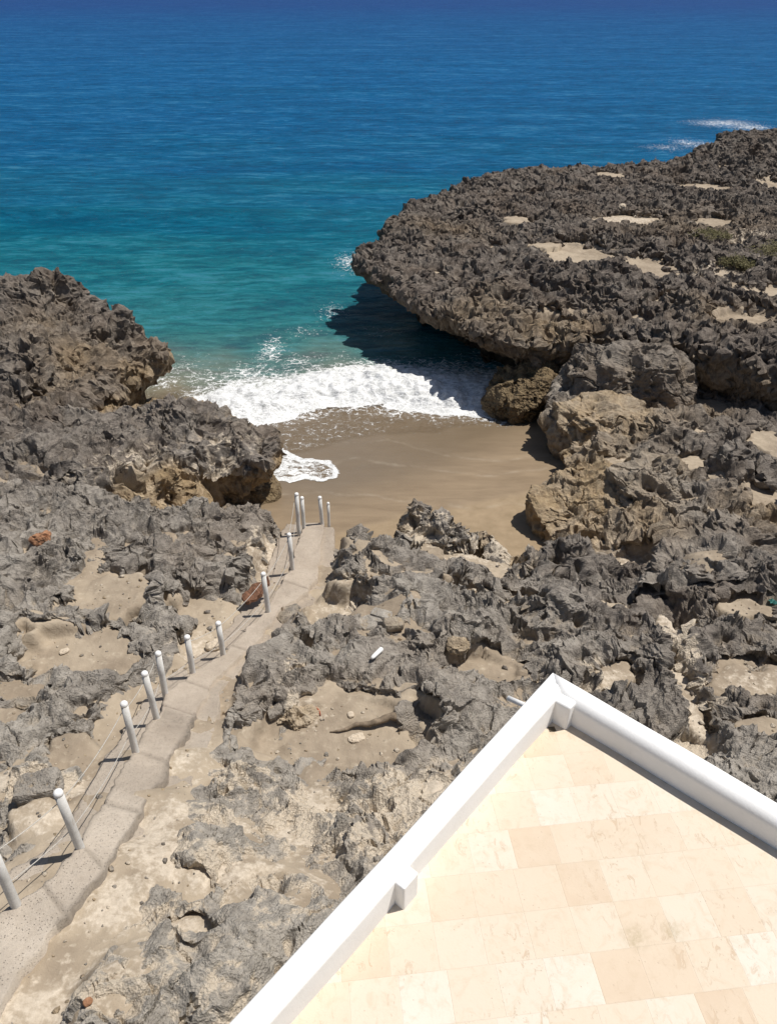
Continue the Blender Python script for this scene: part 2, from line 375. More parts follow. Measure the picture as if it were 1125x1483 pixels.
def tile_material():
    t = NT('coral_stone_tiles'); p = t.pos()
    mp = t.mapping(p, (1, 1, 1), (0, 0, R(-6.5)))
    sx = t.n('ShaderNodeSeparateXYZ'); t.l(mp, sx.inputs[0])
    S = 0.30
    row = t.math('FLOOR', t.math('DIVIDE', sx.outputs[1], S))
    xs = t.math('ADD', t.math('DIVIDE', sx.outputs[0], S), t.math('MULTIPLY', t.math('SINE', t.math('MULTIPLY', row, 2.4)), 0.11))
    ys = t.math('DIVIDE', sx.outputs[1], S)
    cx = t.math('FLOOR', xs)
    cb = t.n('ShaderNodeCombineXYZ'); t.l(cx, cb.inputs[0]); t.l(row, cb.inputs[1])
    wn_ = t.n('ShaderNodeTexWhiteNoise'); t.l(cb.outputs[0], wn_.inputs[0])
    rv = wn_.outputs['Value']
    c = t.ramp(rv, [(0.0, (0.590, 0.472, 0.350)), (0.2, (0.625, 0.520, 0.400)), (0.45, (0.645, 0.553, 0.438)), (0.75, (0.655, 0.573, 0.465)), (1.0, (0.685, 0.628, 0.542))])
    n = t.noise(p, 3.5, 6, 0.65, 0.5)
    c = t.mix(t.rng(n, 0.45, 0.75, 0, 0.5), c, (0.655, 0.555, 0.43))
    c = t.mix(t.rng(t.noise(p, 1.2, 5, 0.6), 0.42, 0.66, 0, 0.55), c, (0.650, 0.572, 0.465))
    c = t.mix(t.rng(t.noise(p, 9.0, 7, 0.75, 0.8), 0.50, 0.72, 0, 0.6), c, (0.545, 0.435, 0.31))
    # shell and vein marks in the stone
    off = t.n('ShaderNodeVectorMath', operation='MULTIPLY_ADD'); t.l(wn_.outputs['Color'], off.inputs[0])
    off.inputs[1].default_value = (9, 9, 9); t.l(p, off.inputs[2])
    ve = t.noise(t.mapping(off.outputs[0], (1.0, 0.5, 1)), 16.0, 6, 0.7, 1.2)
    vein = t.math('MULTIPLY', t.rng(ve, 0.56, 0.64, 0, 1, True), t.rng(t.noise(p, 2.1, 3), 0.42, 0.58))
    c = t.mix(t.math('MULTIPLY', vein, 0.6), c, (0.50, 0.37, 0.25))
    hol = t.rng(t.vor(off.outputs[0], 26.0), 0.06, 0.15, 1, 0)
    hol = t.math('MULTIPLY', hol, t.rng(t.noise(p, 5.0, 3), 0.50, 0.58))
    c = t.mix(t.math('MULTIPLY', hol, 0.45), c, (0.45, 0.36, 0.27))
    def edge(v):
        f = t.math('FRACT', v); return t.math('MINIMUM', f, t.math('SUBTRACT', 1.0, f))
    e = t.math('MINIMUM', edge(xs), edge(ys))
    e = t.math('ADD', e, t.rng(t.noise(p, 40, 3), 0.3, 0.7, -0.004, 0.004))
    j = t.rng(e, 0.004, 0.012, 1, 0)
    c = t.mix(t.math('MULTIPLY', j, t.rng(n, 0.42, 0.62, 0.0, 0.36)), c, (0.66, 0.55, 0.42))
    # two dirt stains
    for (u, v, r) in ((918, 1357, 0.13), (975, 1350, 0.11), (800, 1062, 0.05)):
        q = P(u, v, 7.0)
        d = t.n('ShaderNodeVectorMath', operation='DISTANCE'); t.l(p, d.inputs[0]); d.inputs[1].default_value = q
        s_ = t.math('MULTIPLY', t.rng(d.outputs['Value'], 0.0, r, 1, 0, True), t.rng(t.noise(p, 25, 5, 0.7), 0.35, 0.7))
        c = t.mix(t.math('MULTIPLY', s_, 0.75), c, (0.33, 0.26, 0.14))
    h = t.math('SUBTRACT', t.math('MULTIPLY', t.noise(p, 60, 5), 0.4), t.math('ADD', t.math('MULTIPLY', vein, 0.6), t.math('ADD', j, hol)))
    return t.done(t.bsdf(c, 0.75, 0.25, t.bump(h, 0.35, 0.008)))
M_TILE = tile_material()
def plaster_material():
    t = NT('white_plaster'); p = t.pos()
    n = t.noise(p, 4.0, 6, 0.65); g = t.noise(p, 60.0, 5, 0.7)
    c = t.ramp(n, [(0.3, (0.80, 0.795, 0.78)), (0.7, (0.86, 0.855, 0.845))])
    c = t.mix(t.rng(t.noise(p, 13.0, 7, 0.75), 0.6, 0.8, 0, 0.4), c, (0.62, 0.60, 0.56))
    return t.done(t.bsdf(c, 0.8, 0.25, t.bump(t.math('ADD', n, t.math('MULTIPLY', g, 0.4)), 0.25, 0.02)))
M_PLASTER = plaster_material()
def post_material():
    t = NT('post_paint'); p = t.pos()
    n = t.noise(p, 9.0, 6, 0.7); g = t.noise(p, 45.0, 6, 0.75)
    c = t.ramp(n, [(0.3, (0.55, 0.54, 0.51)), (0.7, (0.70, 0.69, 0.665))])
    c = t.mix(t.rng(g, 0.56, 0.70, 0, 0.75), c, (0.36, 0.32, 0.27))
    c = t.mix(t.rng(t.noise(t.mapping(p, (14, 14, 2)), 1.0, 5, 0.7), 0.60, 0.74, 0, 0.7), c, (0.33, 0.24, 0.16))
    return t.done(t.bsdf(c, 0.7, 0.3, t.bump(g, 0.3, 0.01)))
M_POST = post_material()
M_CAP = simple_mat('post_cap_paint', (0.80, 0.79, 0.77), 0.65, 0.08, 20, 0.2)
M_ROPE = simple_mat('rope_fibre', (0.46, 0.44, 0.40), 0.9, 0.3, 60)
M_WOOD = simple_mat('weathered_driftwood', (0.20, 0.155, 0.11), 0.9, 0.4, 14, 0.6)
M_RUST = simple_mat('rusty_brown', (0.15, 0.075, 0.045), 0.9, 0.5, 16, 0.7)
M_ORANGE = simple_mat('orange_brown_stone', (0.30, 0.155, 0.085), 0.9, 0.5, 14, 0.7)
M_WHITE = simple_mat('white_plastic', (0.80, 0.80, 0.78), 0.4, 0.05, 12)
M_PALE = simple_mat('pale_coral_stone', (0.52, 0.44, 0.34), 0.9, 0.25, 25, 0.7)
M_RED = simple_mat('faded_red', (0.34, 0.08, 0.04), 0.8, 0.3, 30)
M_GREEN = simple_mat('turquoise_plastic', (0.10, 0.33, 0.30), 0.6, 0.2, 20)
M_HOLE = simple_mat('drain_shadow', (0.10, 0.08, 0.055), 0.9, 0.3, 30)
def leaf_material():
    t = NT('shrub_leaves'); p = t.pos()
    c = t.ramp(t.noise(p, 14.0, 3), [(0.3, (0.075, 0.072, 0.030)), (0.55, (0.14, 0.125, 0.055)), (0.75, (0.24, 0.195, 0.105))])
    return t.done(t.bsdf(c, 0.7, 0.25))
M_LEAF = leaf_material()
M_STEM = simple_mat('shrub_stem', (0.10, 0.075, 0.05), 0.9, 0.3, 20)

# ------------------------------------------------------------------ land: footpath lines, sand pockets
PATH_L = [(-95, 1425, 5.0), (0, 1318, 4.85), (60, 1285, 4.8), (118, 1226, 4.7), (150, 1165, 4.4), (190, 1092, 3.95), (226, 1038, 3.55), (242, 1003, 3.35), (282, 972, 3.1), (325, 948, 2.85), (352, 915, 2.65), (386, 884, 2.45), (404, 850, 2.25), (420, 828, 2.15), (428, 795, 1.95), (436, 768, 1.8), (442, 757, 1.72)]
PATH_R = [(-20, 1500, 5.0), (45, 1385, 4.85), (92, 1330, 4.8), (150, 1265, 4.7), (205, 1180, 4.4), (243, 1110, 3.95), (275, 1055, 3.55), (292, 1018, 3.35), (312, 985, 3.1), (345, 955, 2.85), (378, 922, 2.65), (402, 888, 2.45), (438, 862, 2.25), (458, 838, 2.15), (464, 800, 1.95), (468, 770, 1.8), (470, 757, 1.72)]
path_l = np.array([P(*q) for q in PATH_L]); path_r = np.array([P(*q) for q in PATH_R])
# side apron of rough concrete right of the path
APR_R = [(30, 1560, 4.85), (110, 1420, 4.7), (160, 1345, 4.65), (215, 1275, 4.55), (255, 1190, 4.25), (280, 1120, 3.85), (308, 1058, 3.45), (318, 1005, 3.28), (330, 985, 3.02), (360, 958, 2.78), (390, 925, 2.58), (418, 890, 2.38), (452, 872, 2.18), (478, 840, 2.05), (483, 802, 1.87), (482, 775, 1.72), (482, 762, 1.64)]
apr_r = np.array([P(*q) for q in APR_R])
APR_L = [(-160, 1380, 4.9), (-60, 1290, 4.75), (0, 1265, 4.7), (72, 1222, 4.6), (112, 1165, 4.3), (150, 1092, 3.85), (190, 1040, 3.45), (215, 1003, 3.25), (262, 965, 2.98), (305, 935, 2.72), (330, 905, 2.55), (355, 875, 2.35), (380, 845, 2.15), (385, 822, 2.05), (398, 790, 1.85), (408, 768, 1.70), (415, 757, 1.6)]
apr_l = np.array([P(*q) for q in APR_L])
corridor = np.concatenate([apr_l[:, :2], apr_r[::-1, :2]])
def corridor_z(x, y):
    c = (path_l + path_r) / 2
    return idw(x, y, [tuple(q) for q in c], 4)

# pockets: u, v, half width px, half height px, sand level z
POCKETS_F = [(168, 858, 44, 32, 2.95), (122, 950, 74, 38, 3.05), (497, 1064, 100, 46, 3.12), (487, 900, 42, 30, 2.15), (440, 950, 20, 14, 2.55),
    (750, 880, 28, 17, 2.25), (705, 976, 42, 20, 2.75), (690, 812, 52, 18, 1.95), (672, 866, 30, 14, 2.2), (880, 882, 28, 14, 2.35), (300, 888, 46, 26, 2.5),
    (292, 935, 28, 26, 2.75), (108, 1085, 38, 26, 3.9), (52, 1178, 34, 30, 4.45), (262, 1282, 30, 22, 4.45), (1095, 985, 60, 24, 2.9),
    (890, 975, 26, 18, 2.85), (0, 1040, 34, 16, 3.6), (20, 1000, 44, 12, 3.35), (290, 1345, 30, 16, 4.6), 
    (560, 1400, 40, 30, 4.3), (1100, 1055, 40, 18, 3.1), (985, 985, 14, 30, 2.8), (1005, 1040, 12, 28, 2.9), (965, 915, 14, 26, 2.6), (610, 800, 30, 10, 2.2),
    (120, 880, 26, 10, 3.0), (1075, 880, 34, 12, 2.65), (400, 795, 16, 30, 1.85)]
POCKETS_M = [(915, 822, 36, 18, 1.5), (1105, 725, 30, 22, 2.1), (1020, 592, 36, 16, 1.35), (1115, 640, 26, 18, 2.0), (905, 690, 26, 26, 1.6), (1010, 670, 24, 10, 2.0), (840, 860, 24, 12, 2.0)]
POCKETS_H = [(838, 373, 48, 16, 2.85), (936, 390, 36, 13, 2.85), (1015, 273, 34, 6, 3.3), (1030, 323, 24, 6, 3.2), (905, 319, 44, 6, 3.2), (885, 254, 18, 5, 3.4),
    (1085, 470, 50, 14, 2.6), (1118, 427, 30, 9, 2.8), (745, 318, 18, 5, 3.2), (1110, 268, 20, 6, 3.4), (800, 478, 28, 10, 2.2), (1060, 395, 24, 6, 3.0), (790, 355, 22, 4, 3.05), (970, 440, 26, 6, 2.7)]
POCKETS_L = [(55, 572, 18, 12, 2.7), (-20, 700, 30, 12, 2.9), (95, 700, 14, 10, 2.8)]
pocket_no = [0]
def pocket_fields(x, y, pk):
    """distance-like value (0 at the shore of the pocket, >0 inside) and its level, for the strongest pocket"""
    best = np.full(x.shape, -9.0); lev = np.zeros(x.shape)
    for (u, v, a, b, z) in pk:
        cx, cy, _ = P(u, v, z); mx, my = PX(u, v, z)
        rx, ry = a * mx, b * my
        m = (np.abs(x - cx) < rx * 2.2) & (np.abs(y - cy) < ry * 2.2)
        if not m.any(): continue
        xx, yy = x[m], y[m]
        n = 0.42 * pn(xx, yy, 0, max(0.25, 0.8 * min(rx, ry)), cx) + 0.22 * pn(xx, yy, 0, 0.22, cy)
        d = 1.0 - np.sqrt(((xx - cx) / rx) ** 2 + ((yy - cy) / ry) ** 2) + n
        b0 = best[m]; l0 = lev[m]; g = d > b0
        b0[g] = d[g]; l0[g] = z; best[m] = b0; lev[m] = l0
    return best, lev
# ------------------------------------------------------------------ land: karst rock
def karst(x, y, z, flat=0.5):
    """displacement and a 0..1 crest value for solution-weathered limestone: scalloped pits that meet in sharp crests.
    flat = how planed-off the tops are"""
    wx = pn(x, y, z, 0.9, 11.3) * 0.20; wy = pn(x, y, z, 0.9, 23.1) * 0.20; wz = pn(x, y, z, 0.9, 31.7) * 0.12
    X, Y, Z = x + wx, y + wy, z + wz
    vx = pn(x, y, z, 0.13, 12.3) * 0.045; vy = pn(x, y, z, 0.13, 24.1) * 0.045
    U, V, W = X + vx, Y + vy, Z
    rid = lambda s, o: np.clip(1 - np.abs(pn(X, Y, Z, s, o)) * 1.9, 0, 1)
    rough = np.clip(0.85 + 1.0 * pn(x, y, z, 1.6, 61.3) + 0.5 * pn(x, y, z, 0.5, 63.3), 0.42, 1.45)
    big = 0.50 * (rid(2.3, 1.0) ** 1.2 - 0.5) + 0.30 * (rid(0.95, 4.1) ** 1.3 - 0.45) + 0.14 * pn(X, Y, Z, 0.45, 5.7)
    capv = 0.06 - 0.03 * flat
    soft = np.where(big > capv, capv + (big - capv) * (1 - 0.80 * flat), big)
    f1, f2, idv = worley(U, V, W, 0.60, 5.5); b1 = f1 ** 2 * (0.4 + 0.9 * idv)
    crack = sstep(0.10, 0.01, f2 - f1) * (idv < 0.35)
    pit = sstep(0.40, 0.18, f1) * (idv > 0.68)
    g1, g2, gid = worley(U, V, W, 0.25, 9.1); b2 = g1 ** 2 * (0.3 + 1.0 * gid)
    pit2 = sstep(0.42, 0.18, g1) * (gid > 0.62)
    h1, h2, hid = worley(U, V, W, 0.11, 2.1); b3 = h1 ** 2 * (0.3 + 1.0 * hid)
    k1, k2, kid = worley(x, y, z, 0.052, 7.7); b4 = k1 ** 2 * (0.3 + 1.0 * kid)
    fbm = 0.05 * pn(x, y, z, 0.22, 17.0) + 0.035 * pn(x, y, z, 0.10, 18.0) + 0.018 * pn(x, y, z, 0.05, 19.0)
    scal = 0.24 * (b1 - 0.27) + 0.155 * (b2 - 0.24) + 0.085 * (b3 - 0.24) + 0.034 * (b4 - 0.24) + fbm
    d = soft - 0.12 * crack - 0.34 * pit + rough * (scal - 0.17 * pit2)
    rel = 0.52 + 0.80 * (soft - 0.02) - 0.25 * crack - 0.35 * pit + rough * (0.9 * scal - 0.20 * pit2) + 0.35 * (b2 - 0.24) + 0.2 * (b3 - 0.24)
    return d, np.clip(rel, 0, 1)

def normals(X, Y, Z):
    p = np.stack([X, Y, Z], -1)
    du = np.gradient(p, axis=1); dv = np.gradient(p, axis=0)
    n = np.cross(du, dv); n /= np.linalg.norm(n, axis=-1)[..., None] + 1e-9
    return n

SURF = []
SANDPTS = []
def surf_z(x, y, r=0.06):
    best = -9.0
    for (a, b_, c) in SURF:
        m = (np.abs(a - x) < r) & (np.abs(b_ - y) < r)
        if m.any(): best = max(best, float(np.percentile(c[m], 75)))
    return best
def settle(u, v, z, r=0.06):
    """point on the ground that the sight line of pixel (u, v) meets near height z"""
    for _ in range(4):
        p = P(u, v, z); g = surf_z(p[0], p[1], r)
        if g < -5: break
        z = 0.5 * z + 0.5 * max(g, z - 0.5)
    return Vector(P(u, v, z))
def mass(name, outline, tops, spacing, b, foot, under, amp=1.0, pockets=(), bumps=(), cream=None, brown=None, facecol=0.8, corridor_on=False, flat=0.4, fill=None, caves=(), tan=None, sc=1.0, rim_noise=1.0, lipr=0.15, ext=None, yscale=1.0):
    poly = [P(*q)[:2] if len(q) == 3 else q[:2] for q in outline]
    tops = [P(*q) if len(q) == 3 else (q[0], q[1], q[2]) for q in tops]
    pa = np.array(poly)
    x0, y0 = pa.min(0) - b; x1, y1 = pa.max(0) + b
    if ext: x0, x1, y0, y1 = max(x0, ext[0]), min(x1, ext[1]), max(y0, ext[2]), min(y1, ext[3])
    X, Y = np.meshgrid(np.arange(x0, x1, spacing), np.arange(y0, y1, spacing * yscale))
    shp = X.shape; x = X.ravel(); y = Y.ravel()
    sd0 = poly_sd(x, y, poly)
    g = np.gradient(sd0.reshape(shp), spacing * yscale, spacing)
    ox, oy = -g[1].ravel(), -g[0].ravel()
    gl = np.sqrt(ox ** 2 + oy ** 2) + 1e-6; ox /= np.maximum(gl, 0.6); oy /= np.maximum(gl, 0.6)
    sd = sd0 + rim_noise * (0.45 * pn(x, y, 0, 1.9, 41.0) + 0.22 * pn(x, y, 0, 0.7, 47.0) + 0.09 * pn(x, y, 0, 0.28, 43.0))
    top = idw(x, y, tops)
    top += 0.16 * pn(x, y, 0, 3.4, 8.8)
    for (u, v, z, r, h) in bumps:
        cx, cy, _ = P(u, v, z)
        top += h * np.exp(-((x - cx) ** 2 + (y - cy) ** 2) / (r * r))
    damp = np.ones(x.shape); pk = np.full(x.shape, -9.0); top0 = top; kp = np.zeros(x.shape); sandlev = kp
    if pockets:
        pk, lev = pocket_fields(x, y, pockets)
        k = sstep(-0.52, 0.20, pk)
        sandlev = lev; kp = sstep(-0.30, 0.05, pk)
        top0 = top.copy()
        top = top * (1 - k) + np.minimum(top, lev - 0.26) * k
        damp = 1 - 0.62 * sstep(-0.1, 0.45, pk)
    cream_f = np.zeros(x.shape) if cream is None else cream(x, y)
    brown_f = np.zeros(x.shape) if brown is None else brown(x, y)
    if corridor_on:
        cd = poly_sd(x, y, corridor) + 0.12 * pn(x, y, 0, 0.55, 61.0) + 0.06 * pn(x, y, 0, 0.2, 67.0)
        k = sstep(-0.40, -0.04, cd)
        top = top * (1 - k) + (corridor_z(x, y) - 0.20) * k
        damp *= 1 - 0.92 * k
        pk = np.maximum(pk, cd * 2 - 0.4)
    s = np.clip((b - sd) / (2 * b), 0, 1)
    U = under(x, y) if callable(under) else np.full(x.shape, float(under))
    F = foot(x, y) if callable(foot) else np.full(x.shape, float(foot))
    # profile: top -> lip -> undercut wall -> foot
    ks = np.array([0.0, 0.30, 0.42, 0.52, 0.74, 1.0])
    o_lip = np.interp(s, ks, [-b, -0.18, 0.10, lipr, 0.0, 0.0])
    o_un = np.interp(s, ks, [0, 0, 0, 0.25, 1.0, 1.05])
    off = o_lip - o_un * U
    hz = np.interp(s, ks, [0, 0.02, 0.10, 0.25, 0.62, 1.0])
    z = top * (1 - hz) + F * hz
    band = (s > 0) & (s < 1)
    mv = np.where(s > 0, off + sd, 0.0)
    x2 = x + ox * mv; y2 = y + oy * mv
    n = normals(x2.reshape(shp), y2.reshape(shp), z.reshape(shp)).reshape(-1, 3)
    n[n[:, 2] < -0.6] *= 1
    A = amp(x, y) if callable(amp) else amp
    d, rel = karst(x2 / sc, y2 / sc, z / sc, flat); d = d * sc
    d = d * A * damp * (1 - 0.3 * sstep(0.4, 0.55, s) * (s < 1))
    cavq = np.zeros(x.shape)
    for (u, v, zc, r_, dep) in caves:
        cx, cy, cz = P(u, v, zc)
        q = np.exp(-(((x2 - cx) ** 2 + (y2 - cy) ** 2 + 1.3 * (z - cz) ** 2) / (r_ * r_)) ** 1.5)
        d -= dep * q; rel -= 0.2 * q; cavq += dep * q
    # coarse relief moves along the smooth normal, sideways lean gives small overhangs
    x3 = x2 + n[:, 0] * d; y3 = y2 + n[:, 1] * d; z3 = z + n[:, 2] * d
    A = A * (1 - 0.0 * s)
    lean = 0.10 * A * damp
    x4 = x3 + lean * pn(x3, y3, z3, 0.42, 71.0) + 0.3 * lean * pn(x3, y3, z3, 0.16, 73.0)
    y4 = y3 + lean * pn(x3, y3, z3, 0.42, 79.0) + 0.3 * lean * pn(x3, y3, z3, 0.16, 83.0)
    z4 = z3
    face = facecol * sstep(0.38, 0.5, s) * (s < 1) if np.ndim(facecol) == 0 else facecol
    if tan is not None: face = np.maximum(face, tan(x, y))
    dust = np.clip(sstep(-0.5, 0.1, pk), 0, 1)
    rel = np.clip(rel - 0.35 * dust, 0, 1)
    keep = (sd > -b)
    SURF.append((x4[keep], y4[keep], z4[keep]))
    if fill is not None:
        st = max(1, int(round(0.032 / spacing)))
        sub = lambda a: a.reshape(shp)[::st, ::st]
        ftop = np.where(kp > 0, top0, top) if not corridor_on else np.minimum(top0, top + 0.3)
        fz = (ftop - fill(x, y) + 0.07 * pn(x, y, 0, 1.1, 91.0)) * (1 - kp) + sandlev * kp
        if corridor_on:
            ck = sstep(-0.35, 0.0, cd); fz = fz * (1 - ck) + (corridor_z(x, y) - 0.13) * ck
        fz = fz - 1.1 * cavq * (1 - kp) + 0.030 * (1 - 0.7 * kp) * pn(x, y, 0, 0.32, 93.0) + 0.014 * pn(x, y, 0, 0.11, 95.0)
        fk = sd > b + 0.12
        tag(grid_mesh('sand_fill', sub(x), sub(y), sub(fz), sub(fk), M_POCKET, {'pk': (sub(cream_f), sub(brown_f), sub(kp), sub(kp))}), kind='structure')
        vis = fk & (fz > z4 + 0.012) & (np.sqrt((x - x4) ** 2 + (y - y4) ** 2) < 0.1)
        SURF.append((x[vis], y[vis], fz[vis]))
        SANDPTS.append(np.stack([x[vis], y[vis], fz[vis], brown_f[vis]], 1))
    r = lambda a: np.asarray(a).reshape(shp)
    o = grid_mesh(name, r(x4), r(y4), r(z4), r(keep), M_ROCK, smooth=False, attrs={'rk': (rel, cream_f, brown_f, face)})
    # 4th channel
    return tag(o, kind='structure')

def blobs(pts):
    """soft patches: (u, v, z, half width px, half height px, strength)"""
    w = [(P(u, v, z), a * PX(u, v, z)[0], b_ * PX(u, v, z)[1], s) for (u, v, z, a, b_, s) in pts]
    def f(x, y):
        out = np.zeros(x.shape)
        for (c, rx, ry, s) in w:
            out = np.maximum(out, s * np.exp(-((x - c[0]) / rx) ** 2 - ((y - c[1]) / ry) ** 2))
        return np.clip(out + 0.0, 0, 1)
    return f

# right headland
H_OUT = [(518, 374, 2.7), (540, 398, 2.6), (580, 424, 2.6), (622, 447, 2.6), (690, 470, 2.6), (742, 496, 2.6), (790, 500, 2.6), (850, 486, 2.6), (920, 490, 2.6), (1000, 508, 2.6), (1060, 530, 2.6), (1130, 552, 2.6), (1300, 600, 2.6),
         (1750, 470, 3.2), (1600, 190, 4.0), (1125, 183, 4.0), (1042, 200, 3.9), (1020, 222, 3.6), (985, 236, 3.5), (900, 236, 3.5), (800, 238, 3.5), (720, 246, 3.4), (660, 262, 3.3), (600, 288, 3.2), (578, 302, 3.1), (550, 334, 2.9)]
H_TOP = [(520, 365, 2.8), (600, 320, 3.1), (620, 430, 2.7), (700, 300, 3.2), (740, 470, 2.7), (800, 260, 3.4), (900, 260, 3.5), (1000, 255, 3.6), (1100, 200, 4.3), (1050, 215, 4.1), (1125, 300, 3.6), (950, 330, 3.3), (830, 400, 3.2),
         (940, 430, 3.1), (870, 470, 2.9), (1000, 480, 3.15), (1100, 520, 3.2), (1300, 300, 3.8), (1100, 420, 3.1), (1500, 400, 3.6)]
mass('rock_headland', H_OUT, H_TOP, 0.044, 1.3, -0.6, lambda x, y: 2.0 * sstep(6.5, 3.0, x) + 0.8, amp=lambda x, y: 1.38 + 0 * x,
     pockets=POCKETS_H, brown=lambda x, y: np.full(x.shape, 0.95), facecol=0.35, tan=blobs([(800, 478, 2.5, 70, 22, 0.6), (700, 455, 2.6, 60, 16, 0.45), (640, 335, 2.9, 60, 14, 0.3), (1080, 470, 2.7, 80, 20, 0.5), (1000, 330, 3.2, 120, 20, 0.25)]), lipr=0.3, flat=0.55, sc=0.52, fill=lambda x, y: 0.26 + 0 * x,
     bumps=[(670, 312, 3.0, 0.9, -0.75), (712, 352, 2.9, 0.8, -0.6), (640, 372, 2.8, 0.7, 0.35), (600, 350, 2.9, 0.8, 0.25), (790, 420, 2.8, 0.9, -0.55), (850, 445, 2.7, 0.8, -0.6), (720, 430, 2.7, 0.9, 0.4), (930, 455, 2.8, 0.9, -0.5), (880, 405, 2.9, 0.8, 0.35), (1000, 450, 2.9, 0.8, 0.4), (690, 395, 2.8, 0.6, 0.3), (760, 380, 2.9, 0.9, 0.3), (1090, 215, 4.2, 1.6, 0.7), (1040, 300, 3.3, 1.2, 0.3), (575, 300, 3.0, 0.7, 0.4), (870, 232, 3.5, 0.5, 0.5), (937, 232, 3.5, 0.5, 0.5), (1090, 390, 3.1, 1.2, 0.35)],
     cream=blobs([(905, 319, 3.2, 60, 8, 0.5), (1050, 395, 3.0, 70, 14, 0.35), (1080, 350, 3.1, 60, 12, 0.3)]), ext=(-3, 27, 18, 62))

# terraces between headland and foreground shelf
M_OUT = [(812, 545, 1.6), (800, 600, 1.4), (835, 650, 1.5), (842, 690, 1.5), (800, 722, 1.5), (792, 790, 1.5), (770, 850, 1.8), (900, 960, 2.0), (1250, 960, 2.4), (1500, 600, 2.6), (1250, 520, 2.2), (900, 520, 1.8)]
M_TOP = [(830, 570, 1.7), (840, 640, 1.6), (870, 690, 1.7), (820, 740, 1.6), (830, 790, 1.4), (930, 580, 1.7), (1000, 560, 1.4), (1100, 590, 1.5), (1000, 640, 2.1), (1100, 640, 2.1), (940, 720, 2.0), (1020, 720, 2.4), (1100, 700, 2.5), (980, 800, 2.2), (1060, 800, 2.7),
         (900, 850, 1.9), (1100, 880, 2.8), (1000, 900, 2.6), (1250, 700, 2.7)]
mass('rock_terrace', M_OUT, M_TOP, 0.034, 0.7, 0.2, 0.15, amp=lambda x, y: 1.05 + 0 * x, pockets=POCKETS_M,
     bumps=[(985, 615, 2.2, 0.8, 0.5), (1060, 660, 2.4, 0.6, 0.45), (960, 700, 2.0, 0.5, 0.5), (1000, 830, 2.4, 0.7, 0.6), (940, 870, 2.2, 0.5, 0.4), (1090, 760, 2.6, 0.6, 0.4), (870, 650, 1.6, 0.4, 0.25)],
     brown=lambda x, y: 0.50 + 0.35 * sstep(5.0, 9.0, x) + 0 * y,
     cream=blobs([(905, 690, 1.6, 60, 40, 0.35), (860, 610, 1.6, 60, 30, 0.4), (915, 820, 1.5, 50, 30, 0.4), (830, 750, 1.5, 60, 60, 0.45), (1090, 880, 2.7, 50, 24, 0.3)]), facecol=0.9, tan=blobs([(870, 700, 1.6, 70, 60, 0.95), (835, 760, 1.4, 70, 55, 0.95), (935, 745, 2.0, 50, 50, 0.7), (890, 615, 1.7, 90, 34, 0.8), (1020, 590, 1.8, 40, 24, 0.5), (1100, 740, 2.4, 50, 40, 0.6), (960, 690, 2.0, 40, 26, 0.5)]), flat=0.3, sc=0.75, fill=lambda x, y: 0.20 + 0 * x, ext=(2, 15, 11.5, 27))

# left outcrops
LU_OUT = [(-260, 430, 3.2), (-100, 412, 3.2), (0, 410, 3.2), (80, 407, 3.2), (120, 425, 3.0), (150, 450, 2.8), (195, 460, 2.6), (222, 474, 2.5), (226, 500, 2.3), (208, 524, 2.1), (180, 545, 2.1), (150, 585, 2.3), (0, 680, 2.6), (-300, 640, 3.0)]
LU_TOP = [(0, 420, 3.5), (80, 418, 3.4), (130, 440, 3.0), (160, 470, 2.9), (220, 480, 2.5), (190, 510, 2.3), (60, 500, 3.2), (0, 480, 3.4), (100, 550, 2.7), (0, 560, 2.9), (-150, 500, 3.4)]
mass('rock_outcrop', LU_OUT, LU_TOP, 0.04, 0.9, -0.5, lambda x, y: 0.9 * sstep(-11.5, -9.5, x), amp=lambda x, y: 1.3 + 0 * x,
     bumps=[(30, 430, 3.3, 0.9, 0.45), (85, 425, 3.3, 0.7, 0.5), (175, 460, 2.8, 0.5, 0.45), (215, 478, 2.5, 0.4, 0.2)],
     pockets=POCKETS_L[:1], brown=lambda x, y: np.full(x.shape, 0.88), facecol=0.75, tan=blobs([(115, 520, 2.9, 50, 40, 0.55), (190, 530, 2.4, 40, 30, 0.7), (60, 470, 3.2, 50, 26, 0.35)]), lipr=0.3, flat=0.2, sc=0.6, ext=(-17, -6, 16, 32))
LM_OUT = [(-200, 640, 3.0), (0, 600, 2.9), (120, 592, 2.7), (190, 592, 2.4), (238, 584, 2.4), (290, 588, 2.4), (345, 606, 2.3), (388, 622, 2.3), (400, 640, 2.3), (392, 662, 2.2), (350, 664, 2.45), (300, 660, 2.6), (240, 656, 2.75), (180, 662, 2.85), (120, 692, 3.0), (60, 735, 3.05), (-200, 790, 3.2)]
LM_TOP = [(0, 640, 3.1), (100, 610, 2.7), (180, 604, 2.4), (240, 596, 2.65), (280, 602, 2.75), (320, 616, 2.5), (385, 635, 2.45), (350, 670, 2.3), (200, 640, 2.8), (100, 680, 3.0), (220, 690, 2.5), (300, 680, 2.4), (0, 740, 3.0), (-150, 700, 3.3)]
